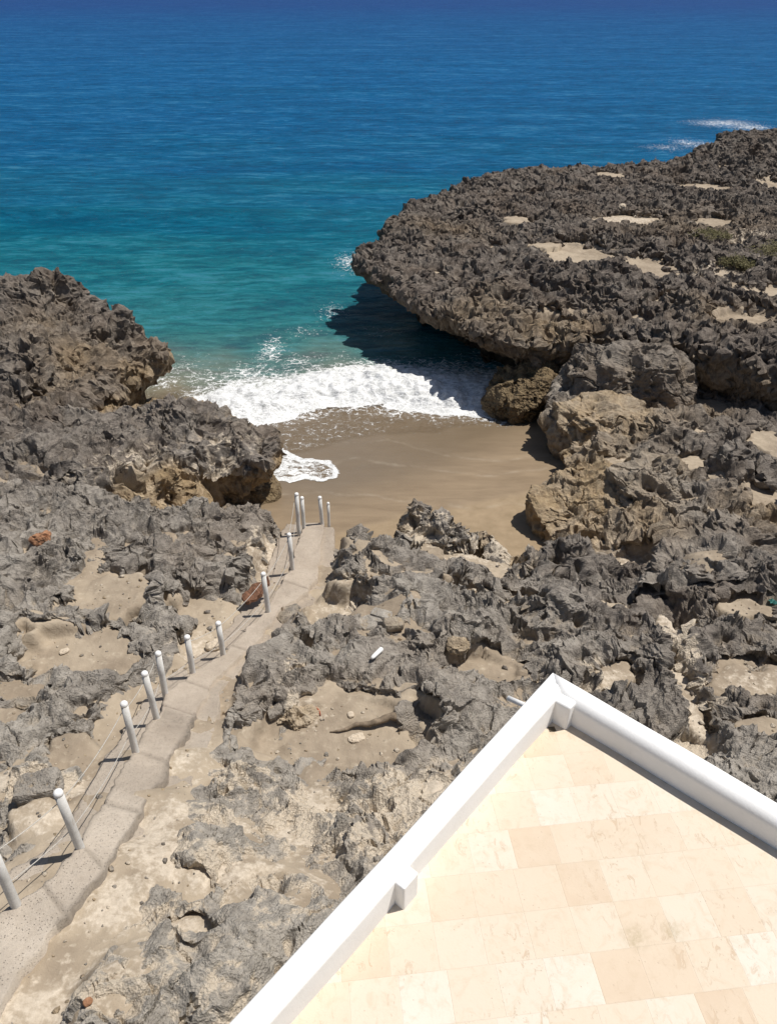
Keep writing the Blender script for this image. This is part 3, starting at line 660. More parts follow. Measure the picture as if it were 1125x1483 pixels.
mass('rock_ledge', LM_OUT, LM_TOP, 0.026, 0.75, lambda x, y: 0.2 + 1.3 * sstep(-4.4, -6.0, x) + 0.7 * sstep(-6.5, -8.5, x), lambda x, y: -0.75 + 1.4 * sstep(-4.6, -4.0, x), amp=lambda x, y: 1.15 + 0 * x,
     bumps=[(255, 598, 2.6, 0.4, 0.25), (300, 602, 2.6, 0.4, 0.2), (60, 650, 3.0, 0.6, 0.25)], pockets=POCKETS_L[1:],
     brown=lambda x, y: 0.74 + 0 * x, cream=blobs([(240, 700, 2.2, 110, 40, 0.45), (330, 650, 2.3, 50, 30, 0.3)]), facecol=0.95, lipr=0.25, caves=[(312, 690, 1.9, 0.62, 0.9), (192, 690, 2.5, 0.4, 0.4), (262, 722, 1.9, 0.42, 0.5), (300, 604, 2.6, 0.42, 0.6), (215, 640, 2.8, 0.35, 0.5), (150, 712, 2.6, 0.35, 0.4)], flat=0.35, sc=0.62, fill=lambda x, y: 0.30 + 0 * x, ext=(-13, -2, 13, 23))

# foreground shelf
F_OUT = [(430, 768, 1.9), (470, 775, 1.9), (490, 772, 2.2), (520, 775, 2.4), (560, 777, 2.3), (588, 752, 2.2), (616, 750, 2.2), (650, 774, 2.0), (700, 785, 1.85), (748, 799, 1.8), (790, 812, 1.8), (840, 815, 1.9), (900, 835, 2.0), (1000, 830, 2.4), (1300, 790, 2.8),
         (1900, 1100, 3.4), (9, 0.8), (-5, 0.8), (-9.5, 5), (-17, 13), (-15, 18), (-100, 690, 3.0), (100, 720, 2.6), (250, 738, 2.2), (330, 742, 2.0), (375, 752, 1.9), (405, 765, 1.8)]
F_TOP = [(0, 1460, 5.15), (150, 1450, 5.1), (300, 1400, 5.0), (420, 1330, 4.7), (560, 1230, 4.2), (650, 1130, 3.7), (480, 1150, 3.6), (410, 1112, 3.2), (500, 1120, 3.25), (590, 1110, 3.35), (330, 1130, 3.75), (260, 1230, 4.5), (60, 1230, 4.65), (20, 1120, 4.3), (120, 1030, 3.75), (40, 900, 3.5), (0, 800, 3.3), (210, 930, 3.2),
         (240, 830, 3.0), (100, 800, 3.1), (330, 790, 2.55), (370, 765, 2.3), (400, 780, 1.95), (250, 880, 2.75), (440, 900, 2.75), (400, 980, 3.3), (340, 1040, 3.6), (490, 800, 2.65), (540, 800, 2.75), (600, 790, 2.45), (600, 840, 2.75), (660, 880, 2.7), (560, 940, 3.0), (620, 1000, 3.45),
         (640, 800, 2.2), (740, 830, 2.15), (800, 830, 2.25), (800, 920, 2.8), (720, 920, 2.85), (880, 840, 2.2), (860, 950, 3.1), (760, 990, 3.1), (960, 960, 2.9), (1060, 940, 3.2), (1000, 1080, 3.1), (1100, 1110, 3.4), (940, 1050, 3.2), (900, 1200, 3.4), (700, 1400, 4.3), (5, 2, 4.4), (1300, 1200, 3.6)]
cream_spots = [(440, 1170, 3.9, 60, 70, 0.8), (600, 1150, 3.8, 90, 60, 0.95), (540, 1220, 4.1, 80, 40, 0.6), (60, 1120, 4.3, 110, 22, 0.9), (150, 1120, 4.2, 60, 24, 0.7), (240, 1240, 4.5, 50, 50, 0.7), (300, 1180, 4.1, 80, 24, 0.7), (60, 1180, 4.5, 50, 40, 0.5),
               (330, 1380, 4.9, 130, 60, 0.25), (250, 1320, 4.8, 60, 40, 0.5), (440, 1260, 4.5, 60, 50, 0.35), (975, 900, 2.6, 22, 30, 0.7), (988, 970, 2.8, 20, 50, 0.8), (1005, 1045, 2.9, 16, 46, 0.7), (1095, 990, 2.9, 70, 30, 0.4), (880, 980, 2.9, 40, 26, 0.45),
               (610, 770, 2.3, 50, 14, 0.5), (700, 800, 2.0, 80, 16, 0.5), (295, 940, 2.8, 40, 36, 0.5), (500, 880, 2.2, 60, 30, 0.4), (385, 800, 2.0, 26, 40, 0.5), (440, 1030, 3.2, 30, 16, 0.7), (640, 930, 2.8, 60, 30, 0.2), (20, 1440, 5, 160, 50, 0.6), (330, 1250, 4.5, 110, 50, 0.6), (350, 1120, 3.8, 60, 40, 0.5), (330, 1440, 5, 90, 50, 0.55), (420, 980, 3.2, 40, 40, 0.3), (215, 1200, 4.4, 50, 60, 0.7), (165, 1300, 4.7, 60, 50, 0.7), (270, 1090, 3.8, 40, 50, 0.45), (160, 1400, 4.9, 160, 60, 0.35), (420, 1320, 4.7, 120, 60, 0.35), (500, 1180, 3.9, 120, 60, 0.35)]
def front_amp(x, y): return 0.94 + 0.22 * sstep(8, 13, y) - 0.15 * sstep(9.0, 5.5, y)
SHELF_CAVES = [(590, 884, 2.5, 0.36, 0.65), (640, 908, 2.6, 0.32, 0.6), (552, 866, 2.4, 0.28, 0.55), (520, 852, 2.4, 0.25, 0.4), (605, 1062, 3.3, 0.26, 0.5), (608, 1030, 3.4, 0.25, 0.5), (628, 1010, 3.3, 0.25, 0.4), (205, 822, 2.95, 0.28, 0.5), (190, 895, 2.95, 0.26, 0.5),
    (735, 915, 2.6, 0.36, 0.6), (960, 880, 2.6, 0.45, 0.7), (845, 1005, 3.0, 0.30, 0.5), (1000, 1075, 3.0, 0.32, 0.5), (925, 1000, 2.9, 0.34, 0.55), (795, 895, 2.5, 0.26, 0.45), (310, 1015, 3.4, 0.24, 0.45), (660, 960, 3.0, 0.26, 0.5), (1040, 1030, 3.0, 0.34, 0.55), (690, 890, 2.5, 0.26, 0.45), (20, 870, 3.2, 0.3, 0.5), (60, 830, 3.1, 0.26, 0.4), (445, 885, 2.5, 0.2, 0.4), (390, 1265, 4.5, 0.2, 0.35), (560, 1215, 4.0, 0.2, 0.35), (280, 1380, 4.9, 0.2, 0.3), (1070, 900, 2.7, 0.35, 0.5), (820, 840, 2.1, 0.24, 0.35)]
mass('rock_shelf', F_OUT, F_TOP, 0.019, 0.55, lambda x, y: 0.4 + 0 * x, 0.1, amp=front_amp, pockets=POCKETS_F,
     bumps=[(602, 760, 2.2, 0.22, 0.55), (640, 772, 2.2, 0.25, 0.35), (700, 783, 2.0, 0.3, 0.4), (520, 790, 2.5, 0.5, 0.15), (670, 930, 2.9, 0.6, 0.3), (800, 880, 2.7, 0.6, 0.35), (590, 870, 2.8, 0.5, 0.35), (330, 1010, 3.4, 0.3, 0.2), (430, 890, 2.6, 0.3, 0.25), (620, 1030, 3.4, 0.4, 0.3), (210, 860, 3.0, 0.5, 0.3), (960, 940, 2.9, 0.5, 0.35)],
     brown=lambda x, y: np.clip(0.05 + 0.27 * sstep(4.5, 9.0, y) + 0.36 * sstep(1.0, 5.0, x) * sstep(6.5, 9, y) + 0.14 * sstep(10, 13, y), 0, 1), cream=blobs(cream_spots), facecol=0.7, corridor_on=True, caves=SHELF_CAVES, flat=0.68, sc=0.64, fill=lambda x, y: 0.165 - 0.085 * np.clip(blobs(cream_spots)(x, y), 0, 1) + 0.13 * sstep(1.0, 4.0, x) * sstep(7, 9, y),
     ext=(-12.5, 11.5, 1.2, 17.5))

# ------------------------------------------------------------------ beach
def beach_z(x, y):
    b = 0.112 * (24.2 - y) + 0.02 * (x - 1) * 0.5
    b = np.where(y > 24.2, -0.16 * (y - 24.2), b)
    return np.clip(b, -3.0, 1.35)
bx, by = np.meshgrid(np.arange(-8, 9, 0.06), np.arange(12.5, 42, 0.06))
bz = beach_z(bx, by) + 0.035 * pn(bx, by, 0, 2.2, 14.0).reshape(bx.shape) + 0.010 * pn(bx, by, 0, 0.5, 15.0).reshape(bx.shape)
wl_ = np.interp(bx, [-4, -1.5, 0.5, 3.0, 6], [15.6, 15.4, 16.6, 17.6, 18.6]) + 0.25 * pn(bx, by, 0, 1.3, 16.0).reshape(bx.shape)
wet = sstep(-0.25, 0.25, by - wl_)
film = sstep(0.3, 3.5, by - wl_ - 0.6 * (bx - 0.5).clip(0, 9))
tide = np.zeros(bx.shape)
for (k, (x_, y_)) in enumerate(((( -3, -1, 1, 3, 5), (19.0, 20.2, 19.4, 18.9, 19.6)), ((-2, 0, 1.5, 3.5, 5.5), (21.4, 21.6, 20.4, 19.9, 20.6)), ((-3.5, -2, 0, 2), (17.6, 18.0, 17.4, 17.0)))):
    cy_ = np.interp(bx, x_, y_) + 0.22 * pn(bx, by, 0, 0.9, 18.0 + k).reshape(bx.shape)
    tide = np.maximum(tide, np.exp(-((by - cy_) / 0.07) ** 2) * (0.35 + 0.65 * sstep(-0.2, 0.3, pn(bx, by, 0, 0.6, 28.0 + k).reshape(bx.shape))) + 0.25 * np.exp(-np.clip(by - cy_, 0, 9) / 0.35) * (by > cy_))
tag(grid_mesh('beach', bx, by, bz, np.ones(bx.shape, bool), M_SAND, {'sd': (wet, film, np.clip(tide, 0, 1), wet * 0)}), kind='structure')

# ------------------------------------------------------------------ sea
def growth(a, b, step, g0, g1, r):
    c = list(np.arange(a, b + 1e-6, step)); s = step; v = c[-1]
    while v < g1: s *= r; v += s; c.append(v)
    s = step; v = c[0]; pre = []
    while v > g0: s *= r; v -= s; pre.append(v)
    return np.array(pre[::-1] + c)
gx = growth(-10.5, 8.0, 0.042, -6000, 6000, 1.05); gy = growth(16.5, 30, 0.042, 16.4, 9000, 1.018)
sx_, sy_ = np.meshgrid(gx, gy); shp = sx_.shape; x = sx_.ravel(); y = sy_.ravel()
near = (y < 200) & (np.abs(x) < 200)
def npn(s, o, sx=1.0, sy=1.0):
    out = np.zeros(x.shape); out[near] = pn(x[near] * sx, y[near] * sy, 0, s, o); return out
deep = sstep(26.5, 36, y)
wz = deep * (0.10 * npn(5.0, 1.0, 0.5, 1.3) + 0.07 * npn(2.2, 2.0, 0.6, 1.4) + 0.035 * npn(0.9, 4.0, 0.8, 1.3)) + 0.012 * npn(0.5, 6.0) * sstep(23, 26, y)
# one low swell rolling in
wz += 0.42 * np.exp(-((y - 51.5 - 0.05 * (x + 20) - 0.8 * npn(9, 12.0)) / 1.3) ** 2) * sstep(2, -14, x) * sstep(-60, -30, x)
def wpoly(pts, z=0.0): return [P(u, v, z)[:2] for (u, v) in pts]
brk = wpoly([(270, 586), (318, 568), (352, 552), (430, 545), (520, 532), (600, 526), (690, 530), (745, 545), (775, 580), (745, 602), (722, 611), (650, 606), (590, 596), (548, 588), (480, 591), (430, 604), (395, 618), (330, 628), (285, 612)], 0.05)
m2 = (x > -14) & (x < 12) & (y < 40)
sdb = np.full(x.shape, -50.0); sdb[m2] = poly_sd(x[m2], y[m2], brk)
sdb += 0.32 * npn(1.3, 21.0) + 0.16 * npn(0.45, 22.0) + 0.07 * npn(0.18, 24.0)
front = np.interp(x, [P(u, 600, 0)[0] for u in (240, 330, 395, 430, 480, 548, 590, 650, 722, 775)],
                  [P(u, v, 0)[1] for u, v in ((240, 600), (330, 628), (395, 618), (430, 604), (480, 591), (548, 588), (590, 596), (650, 606), (722, 611), (775, 590))])
depth_in = y - front                                 # metres behind the leading edge of the foam
foam = sstep(-0.05, 0.22, sdb) * np.clip(1.05 - 0.19 * np.clip(depth_in - 0.4, 0, 5), 0.25, 1.0)
lace = 0.75 * sstep(-1.6, 0.1, sdb)
for (u, v, a, b_, s) in ((392, 508, 26, 30, 0.74), (360, 545, 50, 24, 0.82), (300, 552, 60, 20, 0.66), (250, 540, 60, 30, 0.62), (430, 525, 40, 14, 0.7), (480, 452, 26, 16, 0.55), (505, 380, 26, 18, 0.7), (560, 480, 60, 20, 0.35), (700, 520, 60, 20, 0.6), (480, 520, 60, 16, 0.4), (1045, 178, 60, 8, 0.80), (1085, 184, 40, 5, 0.85), (1000, 208, 34, 10, 0.72), (1024, 216, 20, 6, 0.85), (960, 214, 40, 7, 0.6), (222, 540, 30, 12, 0.85), (235, 562, 40, 14, 0.8), (440, 480, 40, 10, 0.5)):
    c = P(u, v, 0); mx, my = PX(u, v, 0)
    lace = np.maximum(lace, s * np.exp(-((x - c[0]) / (a * mx)) ** 2 - ((y - c[1]) / (b_ * my)) ** 2))
# swash left on the sand: film with speckled foam, and a tongue of foam by the ledge
ton = wpoly([(385, 618), (412, 650), (440, 664), (475, 668), (494, 682), (488, 700), (470, 706), (440, 700), (420, 708), (385, 700), (360, 680)], 0.4)
sdt = np.full(x.shape, -50.0); sdt[m2] = poly_sd(x[m2], y[m2], ton)
sdt += 0.10 * npn(0.6, 25.0) + 0.05 * npn(0.2, 26.0)
edge_t = np.exp(-((sdt - 0.10) / 0.10) ** 2)
foam = np.maximum(foam, np.where(sdt > -0.15, np.clip(0.85 * edge_t + 0.55 * sstep(-1.2, -2.5, x) * sstep(-0.02, 0.12, sdt), 0, 1), 0))
lace = np.maximum(lace, 0.8 * sstep(-0.02, 0.15, sdt))
swash_lim = np.interp(x, [-4, -2.5, -1.2, 0, 1.5, 3, 5], [19.5, 20.6, 21.4, 21.9, 22.1, 22.8, 23.6]) + 0.3 * npn(1.1, 27.0)
film_w = sstep(0.0, 0.5, y - swash_lim)
lace = np.maximum(lace, 0.50 * film_w * sstep(2.0, -1.0, x) * (y < front + 0.3))
lace = np.maximum(lace, 0.62 * np.exp(-((x + 0.15 + 0.25 * npn(0.8, 28.0) - 0.14 * (y - 22)) / 0.12) ** 2) * sstep(21.2, 21.9, y) * (y < 25))
lace = np.maximum(lace, (y < 25) * 0.45 * np.exp(-((y - swash_lim - 0.08) / 0.07) ** 2) * (x > -3))
bzs = beach_z(x, y) + 0.035 * npn(2.2, 14.0)
alpha = np.where(y > front, 0.25 + 0.75 * sstep(-0.2, 1.6, depth_in), 0.42 * film_w)
alpha = np.clip(np.maximum(alpha, 0.3 * sstep(0.0, 0.15, sdt)), 0, 1)
murk = np.maximum(sstep(4.5, 0.2, depth_in + 1.0 * npn(2.0, 29.0)), 0.55 * sstep(8.0, 1.5, depth_in + 1.5 * npn(2.0, 29.0) + 0.8 * np.clip(x + 3, 0, 9))) * np.where(m2, 1, 0)
murk = np.clip(murk, 0, 1)
lump = foam * (0.10 + 0.17 * (npn(0.6, 33.0) + 0.6 * npn(0.24, 34.0))).clip(0.0, 0.4) * sstep(-0.2, 1.2, depth_in)
zs = np.maximum(wz + 0.0, bzs + 0.012) + lump
zs += 0.32 * sstep(0.1, 1.4, depth_in) * sstep(5.5, 2.0, depth_in) * np.where(m2, 1, 0) * (0.75 + 0.4 * npn(2.0, 35.0))
keep = (alpha > 0.004) | (foam > 0.02) | (lace > 0.3)
keep &= (y > 19.0) | (sdt > -0.25)
r_ = lambda a: a.reshape(shp)
tag(grid_mesh('sea', sx_, sy_, r_(zs), r_(keep), M_SEA, {'sw': (foam, alpha, murk, lace)}), kind='structure')
fx = growth(-60, 60, 10, -6000, 6000, 1.4); fy = growth(0, 60, 10, -200, 9000, 1.4)
fxx, fyy = np.meshgrid(fx, fy)
tag(grid_mesh('seabed', fxx, fyy, np.full(fxx.shape, -3.2), np.ones(fxx.shape, bool), M_SAND, {'sd': (fxx * 0 + 1, fxx * 0, fxx * 0, fxx * 0)}), kind='structure')

# ------------------------------------------------------------------ footpath
def ribbon(name, L, Rr, mat, thick, attrs_fn, sub=26, cols=22, slabs=None, dz=0.0):
    ts = np.linspace(0, len(L) - 1, (len(L) - 1) * sub + 1)
    il = lambda A: np.stack([np.interp(ts, np.arange(len(A)), A[:, k]) for k in range(3)], 1)
    l, r = il(L), il(Rr)
    w = np.linspace(0, 1, cols)
    Pn = l[:, None, :] * (1 - w)[None, :, None] + r[:, None, :] * w[None, :, None]
    nn = 0.07 * pn(Pn[..., 0], Pn[..., 1], 0, 0.35, 51.0).reshape(Pn.shape[:2])
    nn = nn + 0.035 * pn(Pn[..., 0], Pn[..., 1], 0, 0.11, 57.0).reshape(Pn.shape[:2])
    ed = np.minimum(w, 1 - w)[None, :]
    out = (l - r); out /= np.linalg.norm(out, axis=1)[:, None]
    k = (np.clip(1 - ed / 0.2, 0, 1)) * np.where(w < 0.5, 1, -1)[None, :]
    Pn[..., 0] += out[:, None, 0] * nn * k; Pn[..., 1] += out[:, None, 1] * nn * k
    Z = Pn[..., 2] + dz + 0.015 * pn(Pn[..., 0], Pn[..., 1], 0, 0.6, 53.0).reshape(Pn.shape[:2]) + 0.006 * pn(Pn[..., 0], Pn[..., 1], 0, 0.12, 54.0).reshape(Pn.shape[:2])
    tone, stain_shade = attrs_fn(ts[:, None] + 0 * w[None], w[None] + 0 * ts[:, None], Pn)
    if slabs is not None:
        for t0 in slabs:
            g = np.exp(-((ts - t0) / 0.035) ** 2)[:, None]; Z -= 0.022 * g
            stain_shade = np.maximum(stain_shade, 0.55 * g)
    X = np.concatenate([Pn[:, :1, 0], Pn[..., 0], Pn[:, -1:, 0]], 1)
    Y = np.concatenate([Pn[:, :1, 1], Pn[..., 1], Pn[:, -1:, 1]], 1)
    Z = np.concatenate([Z[:, :1] - thick, Z, Z[:, -1:] - thick], 1)
    pad = lambda a: np.concatenate([a[:, :1], a, a[:, -1:]], 1)
    X = np.concatenate([X[:1], X, X[-1:]]); Y = np.concatenate([Y[:1], Y, Y[-1:]]); Z = np.concatenate([Z[:1] - thick, Z, Z[-1:] - thick])
    tone = pad(tone); stain_shade = pad(stain_shade)
    tone = np.concatenate([tone[:1], tone, tone[-1:]]); stain_shade = np.concatenate([stain_shade[:1], stain_shade, stain_shade[-1:]])
    return tag(grid_mesh(name, X, Y, Z, np.ones(X.shape, bool), mat, {'ct': (tone, stain_shade, tone * 0, tone * 0)}), kind='structure')
def path_attr(ts, w, Pn):
    tone = np.interp(ts, [0, 2, 2.4, 3, 3.2, 4.2, 4.4, 5.2, 5.6, 7, 9, 16], [0.95, 0.95, 0.75, 0.7, 0.8, 0.7, 0.4, 0.4, 0.15, 0.25, 0.3, 0.02])
    stain_shade = 0.5 * np.exp(-((ts - 6.1) / 0.35) ** 2) * (w > 0.1) + 0.7 * sstep(0.86, 1.0, w) * (ts > 1.8) * (ts < 6.6)  # slab stain, plus groove shade along the right edge put into the colour
    stain_shade = stain_shade + 0.35 * sstep(0.12, 0.0, w) * (ts > 2) * (ts < 7)
    return tone, np.clip(stain_shade, 0, 1)
def apron_attr(ts, w, Pn):
    tone = np.interp(ts, [0, 4, 6, 8, 16], [0.55, 0.6, 0.5, 0.25, 0.05]) + 0 * w
    return tone, 0.2 + 0 * w
ribbon('footpath', path_l, path_r, M_PATH, 0.22, path_attr, slabs=[2.05, 3.05, 4.05, 5.1, 6.5, 7.6, 9.4, 12.4])
ribbon('path_apron', apr_l, apr_r, M_PATH, 0.35, apron_attr, cols=40, dz=-0.04)

# ------------------------------------------------------------------ rope railing
def tube(bm, pts, rad, seg=10, cap=True):
    rings = []
    for i, p in enumerate(pts):
        p = Vector(p)
        d = (Vector(pts[min(i + 1, len(pts) - 1)]) - Vector(pts[max(i - 1, 0)])).normalized()
        a = d.orthogonal().normalized(); b_ = d.cross(a)
        rr = rad[i] if hasattr(rad, '__len__') else rad
        rings.append([bm.verts.new(p + (a * math.cos(2 * math.pi * k / seg) + b_ * math.sin(2 * math.pi * k / seg)) * rr) for k in range(seg)])
    # keep the rings aligned
    for q in range(len(rings) - 1):
        A, B = rings[q], rings[q + 1]
        best = min(range(seg), key=lambda s: sum((A[k].co - B[(k + s) % seg].co).length_squared for k in range(0, seg, 3)))
        B = B[best:] + B[:best]; rings[q + 1] = B
        for k in range(seg): bm.faces.new((A[k], A[(k + 1) % seg], B[(k + 1) % seg], B[k]))
    if cap:
        bm.faces.new(rings[0][::-1]); bm.faces.new(rings[-1])
def lathe(bm, prof, seg=20):
    rings = [[bm.verts.new((r * math.cos(2 * math.pi * k / seg), r * math.sin(2 * math.pi * k / seg), z)) for k in range(seg)] for (r, z) in prof]
    for A, B in zip(rings, rings[1:]):
        for k in range(seg): bm.faces.new((A[k], A[(k + 1) % seg], B[(k + 1) % seg], B[k]))
    bm.faces.new(rings[0][::-1]); bm.faces.new(rings[-1])
# base u, v, z, top pixel v, radius, label
POSTS = [(24, 1312, 4.82, 1224, 0.052, 'white rope post at the lower left frame edge, beside the palest path slab'),
    (117, 1229, 4.66, 1146, 0.050, 'white rope post beside the rough speckled path slab, second from the bottom'),
    (197, 1089, 3.90, 1019, 0.050, 'white rope post at the left path edge below two closely spaced posts'),
    (228, 1043, 3.52, 973, 0.050, 'white rope post, lower one of the two that stand closest together on the path bend'),
    (240, 1006, 3.32, 946, 0.050, 'white rope post, upper one of the close pair on the path bend'),
    (280, 977, 3.06, 921, 0.050, 'white rope post beside the sand patch, lower of two at the path middle'),
    (324, 951, 2.80, 901, 0.050, 'white rope post beside the cream crust and pink stone at the path middle'),
    (389, 888, 2.42, 831, 0.050, 'white rope post standing in front of the rusty brown board'),
    (424, 827, 2.08, 772, 0.050, 'white rope post at the left foot of the ramp to the beach'),
    (433, 770, 1.78, 715, 0.050, 'tallest white rope post at the left top of the beach ramp'),
    (440.5, 766, 1.74, 720, 0.046, 'white rope post just right of the tallest post at the beach ramp'),
    (466.5, 759, 1.72, 719, 0.048, 'weathered grey-white post at the right end of the beach ramp'),
    (476.5, 759, 1.64, 728, 0.036, 'thinnest white post at the right edge of the beach ramp')]
post_tops = []
def ray(u, v):
    a = (u - 562.5) / FPX; b = (v - 741.5) / FPX
    return Vector((a, CP - b * SP, -SP - b * CP))
for (u, v, z, vt, rad, lab) in POSTS:
    base = Vector(P(u, v, z))
    d = ray(u, vt); t_ = base.y / d.y; h = CAM_H + d.z * t_ - z
    r0 = empty('rope_post', (base.x, base.y, z - 0.0)); tag(r0, lab, 'post', 'white posts of the rope railing')
    r0.rotation_euler = (R(random.uniform(-1.2, 1.2)), R(random.uniform(-1.5, 2.5)), random.uniform(0, 6))
    bm = bmesh.new(); rad *= 0.9; lathe(bm, [(rad * 1.03, -0.25), (rad * 1.02, 0.0), (rad, 0.05), (rad * 0.99, h * 0.5), (rad, h - 0.045)]); bm_obj('shaft', bm, M_POST, r0, True)
    bm = bmesh.new(); lathe(bm, [(rad * 1.02, h - 0.045), (rad * 1.05, h - 0.03), (rad * 1.0, h - 0.012), (rad * 0.75, h + 0.004), (rad * 0.3, h + 0.011), (0.004, h + 0.012)]); bm_obj('cap', bm, M_CAP, r0, True)
    post_tops.append((base, h, rad))
SPAN = [('first', 'second'), ('second', 'third'), ('third', 'fourth'), ('fourth', 'fifth'), ('fifth', 'sixth'), ('sixth', 'seventh'), ('seventh', 'eighth'), ('eighth', 'ninth'), ('ninth', 'tenth')]
for i, (a, b_) in enumerate(SPAN):
    A, ha, ra = post_tops[i]; B, hb, rb = post_tops[i + 1]
    for lvl, nm in ((0.80, 'upper'), (0.30, 'lower')):
        if i == 4 and nm == 'upper': continue
        p0 = A + Vector((0, 0, ha * lvl)); p1 = B + Vector((0, 0, hb * lvl))
        side = Vector((-(p1 - p0).y, (p1 - p0).x, 0)).normalized() * 0.052
        L = (p1 - p0).length; sag = 0.035 * L
        pts = [p0.lerp(p1, k / 16) + side + Vector((0, 0, -sag * (1 - (2 * k / 16 - 1) ** 2))) for k in range(17)]
        bm = bmesh.new(); tube(bm, pts, 0.005, 6)
        tag(bm_obj('rope', bm, M_ROPE, None, True), f'thin grey {nm} rope strung between the {a} and {b_} post from the lower left', 'rope', 'ropes between the white posts')

# ------------------------------------------------------------------ terrace
TZ, PH, PW = 7.0, 0.255, 0.172
corner = Vector(P(800, 973, TZ + PH)); corner.z = 0
La = Vector(P(330, 1483, TZ + PH)); La.z = 0; Rb = Vector(P(1125, 1160, TZ + PH)); Rb.z = 0
dl = (La - corner).normalized(); dr = (Rb - corner).normalized()
nl = Vector((-dl.y, dl.x, 0)); nl = nl if nl.dot(dr) > 0 else -nl          # inward from the left wall
nr = Vector((-dr.y, dr.x, 0)); nr = nr if nr.dot(dl) > 0 else -nr
LEN = 7.0
ter = empty('terrace', (corner.x, corner.y, 0)); tag(ter, 'cream tiled terrace corner with a low white parapet above the rocks', 'terrace')
ter_inv = Matrix.Translation(Vector((-corner.x, -corner.y, 0)))
def tz(name, bm, mat, smooth=False):
    bm.transform(ter_inv); return bm_obj(name, bm, mat, ter, smooth)
def quad_prism(bm, pts, z0, z1):
    lo = [bm.verts.new((p.x, p.y, z0)) for p in pts]; hi = [bm.verts.new((p.x, p.y, z1)) for p in pts]
    n = len(pts)
    bm.faces.new(lo[::-1]); bm.faces.new(hi)
    for i in range(n): bm.faces.new((lo[i], lo[(i + 1) % n], hi[(i + 1) % n], hi[i]))
def intersect(p, d, q, e):
    den = d.x * e.y - d.y * e.x
    t = ((q.x - p.x) * e.y - (q.y - p.y) * e.x) / den
    return p + d * t
ic = intersect(corner + nl * PW, dl, corner + nr * PW, dr)                 # inner corner
fc = intersect(corner + nl * 0.06, dl, corner + nr * 0.06, dr)
bm = bmesh.new(); quad_prism(bm, [fc, fc + dl * LEN, fc + dl * LEN + dr * LEN, fc + dr * LEN], TZ - 0.2, TZ)
tz('tiled_floor', bm, M_TILE)
# supporting wall below, set back
sc_ = intersect(corner + nl * 0.02, dl, corner + nr * 0.02, dr)
bm = bmesh.new(); quad_prism(bm, [sc_, sc_ + dl * LEN, sc_ + dl * LEN + dr * LEN, sc_ + dr * LEN], 1.2, TZ - 0.203)
tz('supporting_wall', bm, M_PLASTER)
def wall(bm, o, d, n, mitre_o, L, r_in, r_out=0.02):
    """parapet with rounded arrises: outer face on o + d*t, inner face PW along n; mitred at the corner by mitre_o (point at inner offset)"""
    prof = [(0.0, TZ - 0.2)]
    for k in range(5): a = k / 4 * math.pi / 2; prof.append((r_out * (1 - math.cos(a)), TZ + PH - r_out + r_out * math.sin(a)))
    for k in range(7): a = k / 6 * math.pi / 2; prof.append((PW - r_in + r_in * math.sin(a), TZ + PH - r_in + r_in * math.cos(a)))
    prof.append((PW, TZ - 0.02))
    mi = (mitre_o - o).dot(d) / PW
    N = 60
    rows = []
    for i in range(N + 1):
        row = []
        for (w, z) in prof:
            t0 = mi * w; t = t0 + (L - t0) * i / N
            p = o + d * t + n * w
            wob = 0.006 * math.sin(t * 2.3 + w * 9) + 0.004 * math.sin(t * 5.1 + 1.0)
            zz = z + (wob if z > TZ + 0.1 else 0)
            q = p + n * (wob * 0.8 if w > PW * 0.5 else 0)
            row.append(bm.verts.new((q.x, q.y, zz)))
        rows.append(row)
    for A, B in zip(rows, rows[1:]):
        for k in range(len(prof) - 1): bm.faces.new((A[k], A[k + 1], B[k + 1], B[k]))
    bm.faces.new(rows[0]); bm.faces.new(rows[-1][::-1])
bm = bmesh.new(); wall(bm, corner, dl, nl, ic, LEN, 0.03); tz('parapet', bm, M_PLASTER, True)
bm = bmesh.new(); wall(bm, corner, dr, nr, ic, LEN, 0.085); tz('parapet', bm, M_PLASTER, True)
def stub(c0, a, b_, wa, wb, h, rnd=0.02):
    """low block on the floor against a parapet: corner c0, sides along a and b_"""
    bm = bmesh.new(); quad_prism(bm, [c0, c0 + a * wa, c0 + a * wa + b_ * wb, c0 + b_ * wb], TZ - 0.01, TZ + h)
    bmesh.ops.recalc_face_normals(bm, faces=bm.faces)
    es = [e for e in bm.edges if all(v.co.z > TZ + h - 0.01 for v in e.verts)] + [e for e in bm.edges if abs(e.verts[0].co.z - e.verts[1].co.z) > 0.1]
    bmesh.ops.bevel(bm, geom=es, offset=rnd, segments=3, profile=0.5, affect='EDGES')
    tz('corner_pier' if h > PH - 0.01 else 'end_pier', bm, M_PLASTER, False)
stub(ic - nl * 0.03 - nr * 0.03, nl, nr, 0.17, 0.11, PH - 0.006, 0.02)
q = Vector(P(574, 1313, TZ)); q.z = 0
tt = (q - corner).dot(dl)
stub(corner + dl * (tt - 0.16) + nl * (PW - 0.03), dl, nl, 0.15, 0.105, PH - 0.015, 0.012)
# drain hole beside the corner pier
hq = Vector(P(799, 1056, TZ)); bm = bmesh.new()
for k in range(1):
    quad_prism(bm, [Vector((hq.x - 0.025, hq.y - 0.03, 0)), Vector((hq.x + 0.03, hq.y - 0.022, 0)), Vector((hq.x + 0.022, hq.y + 0.026, 0)), Vector((hq.x - 0.03, hq.y + 0.018, 0))], TZ - 0.01, TZ + 0.004)
tz('drain_hole', bm, M_HOLE)
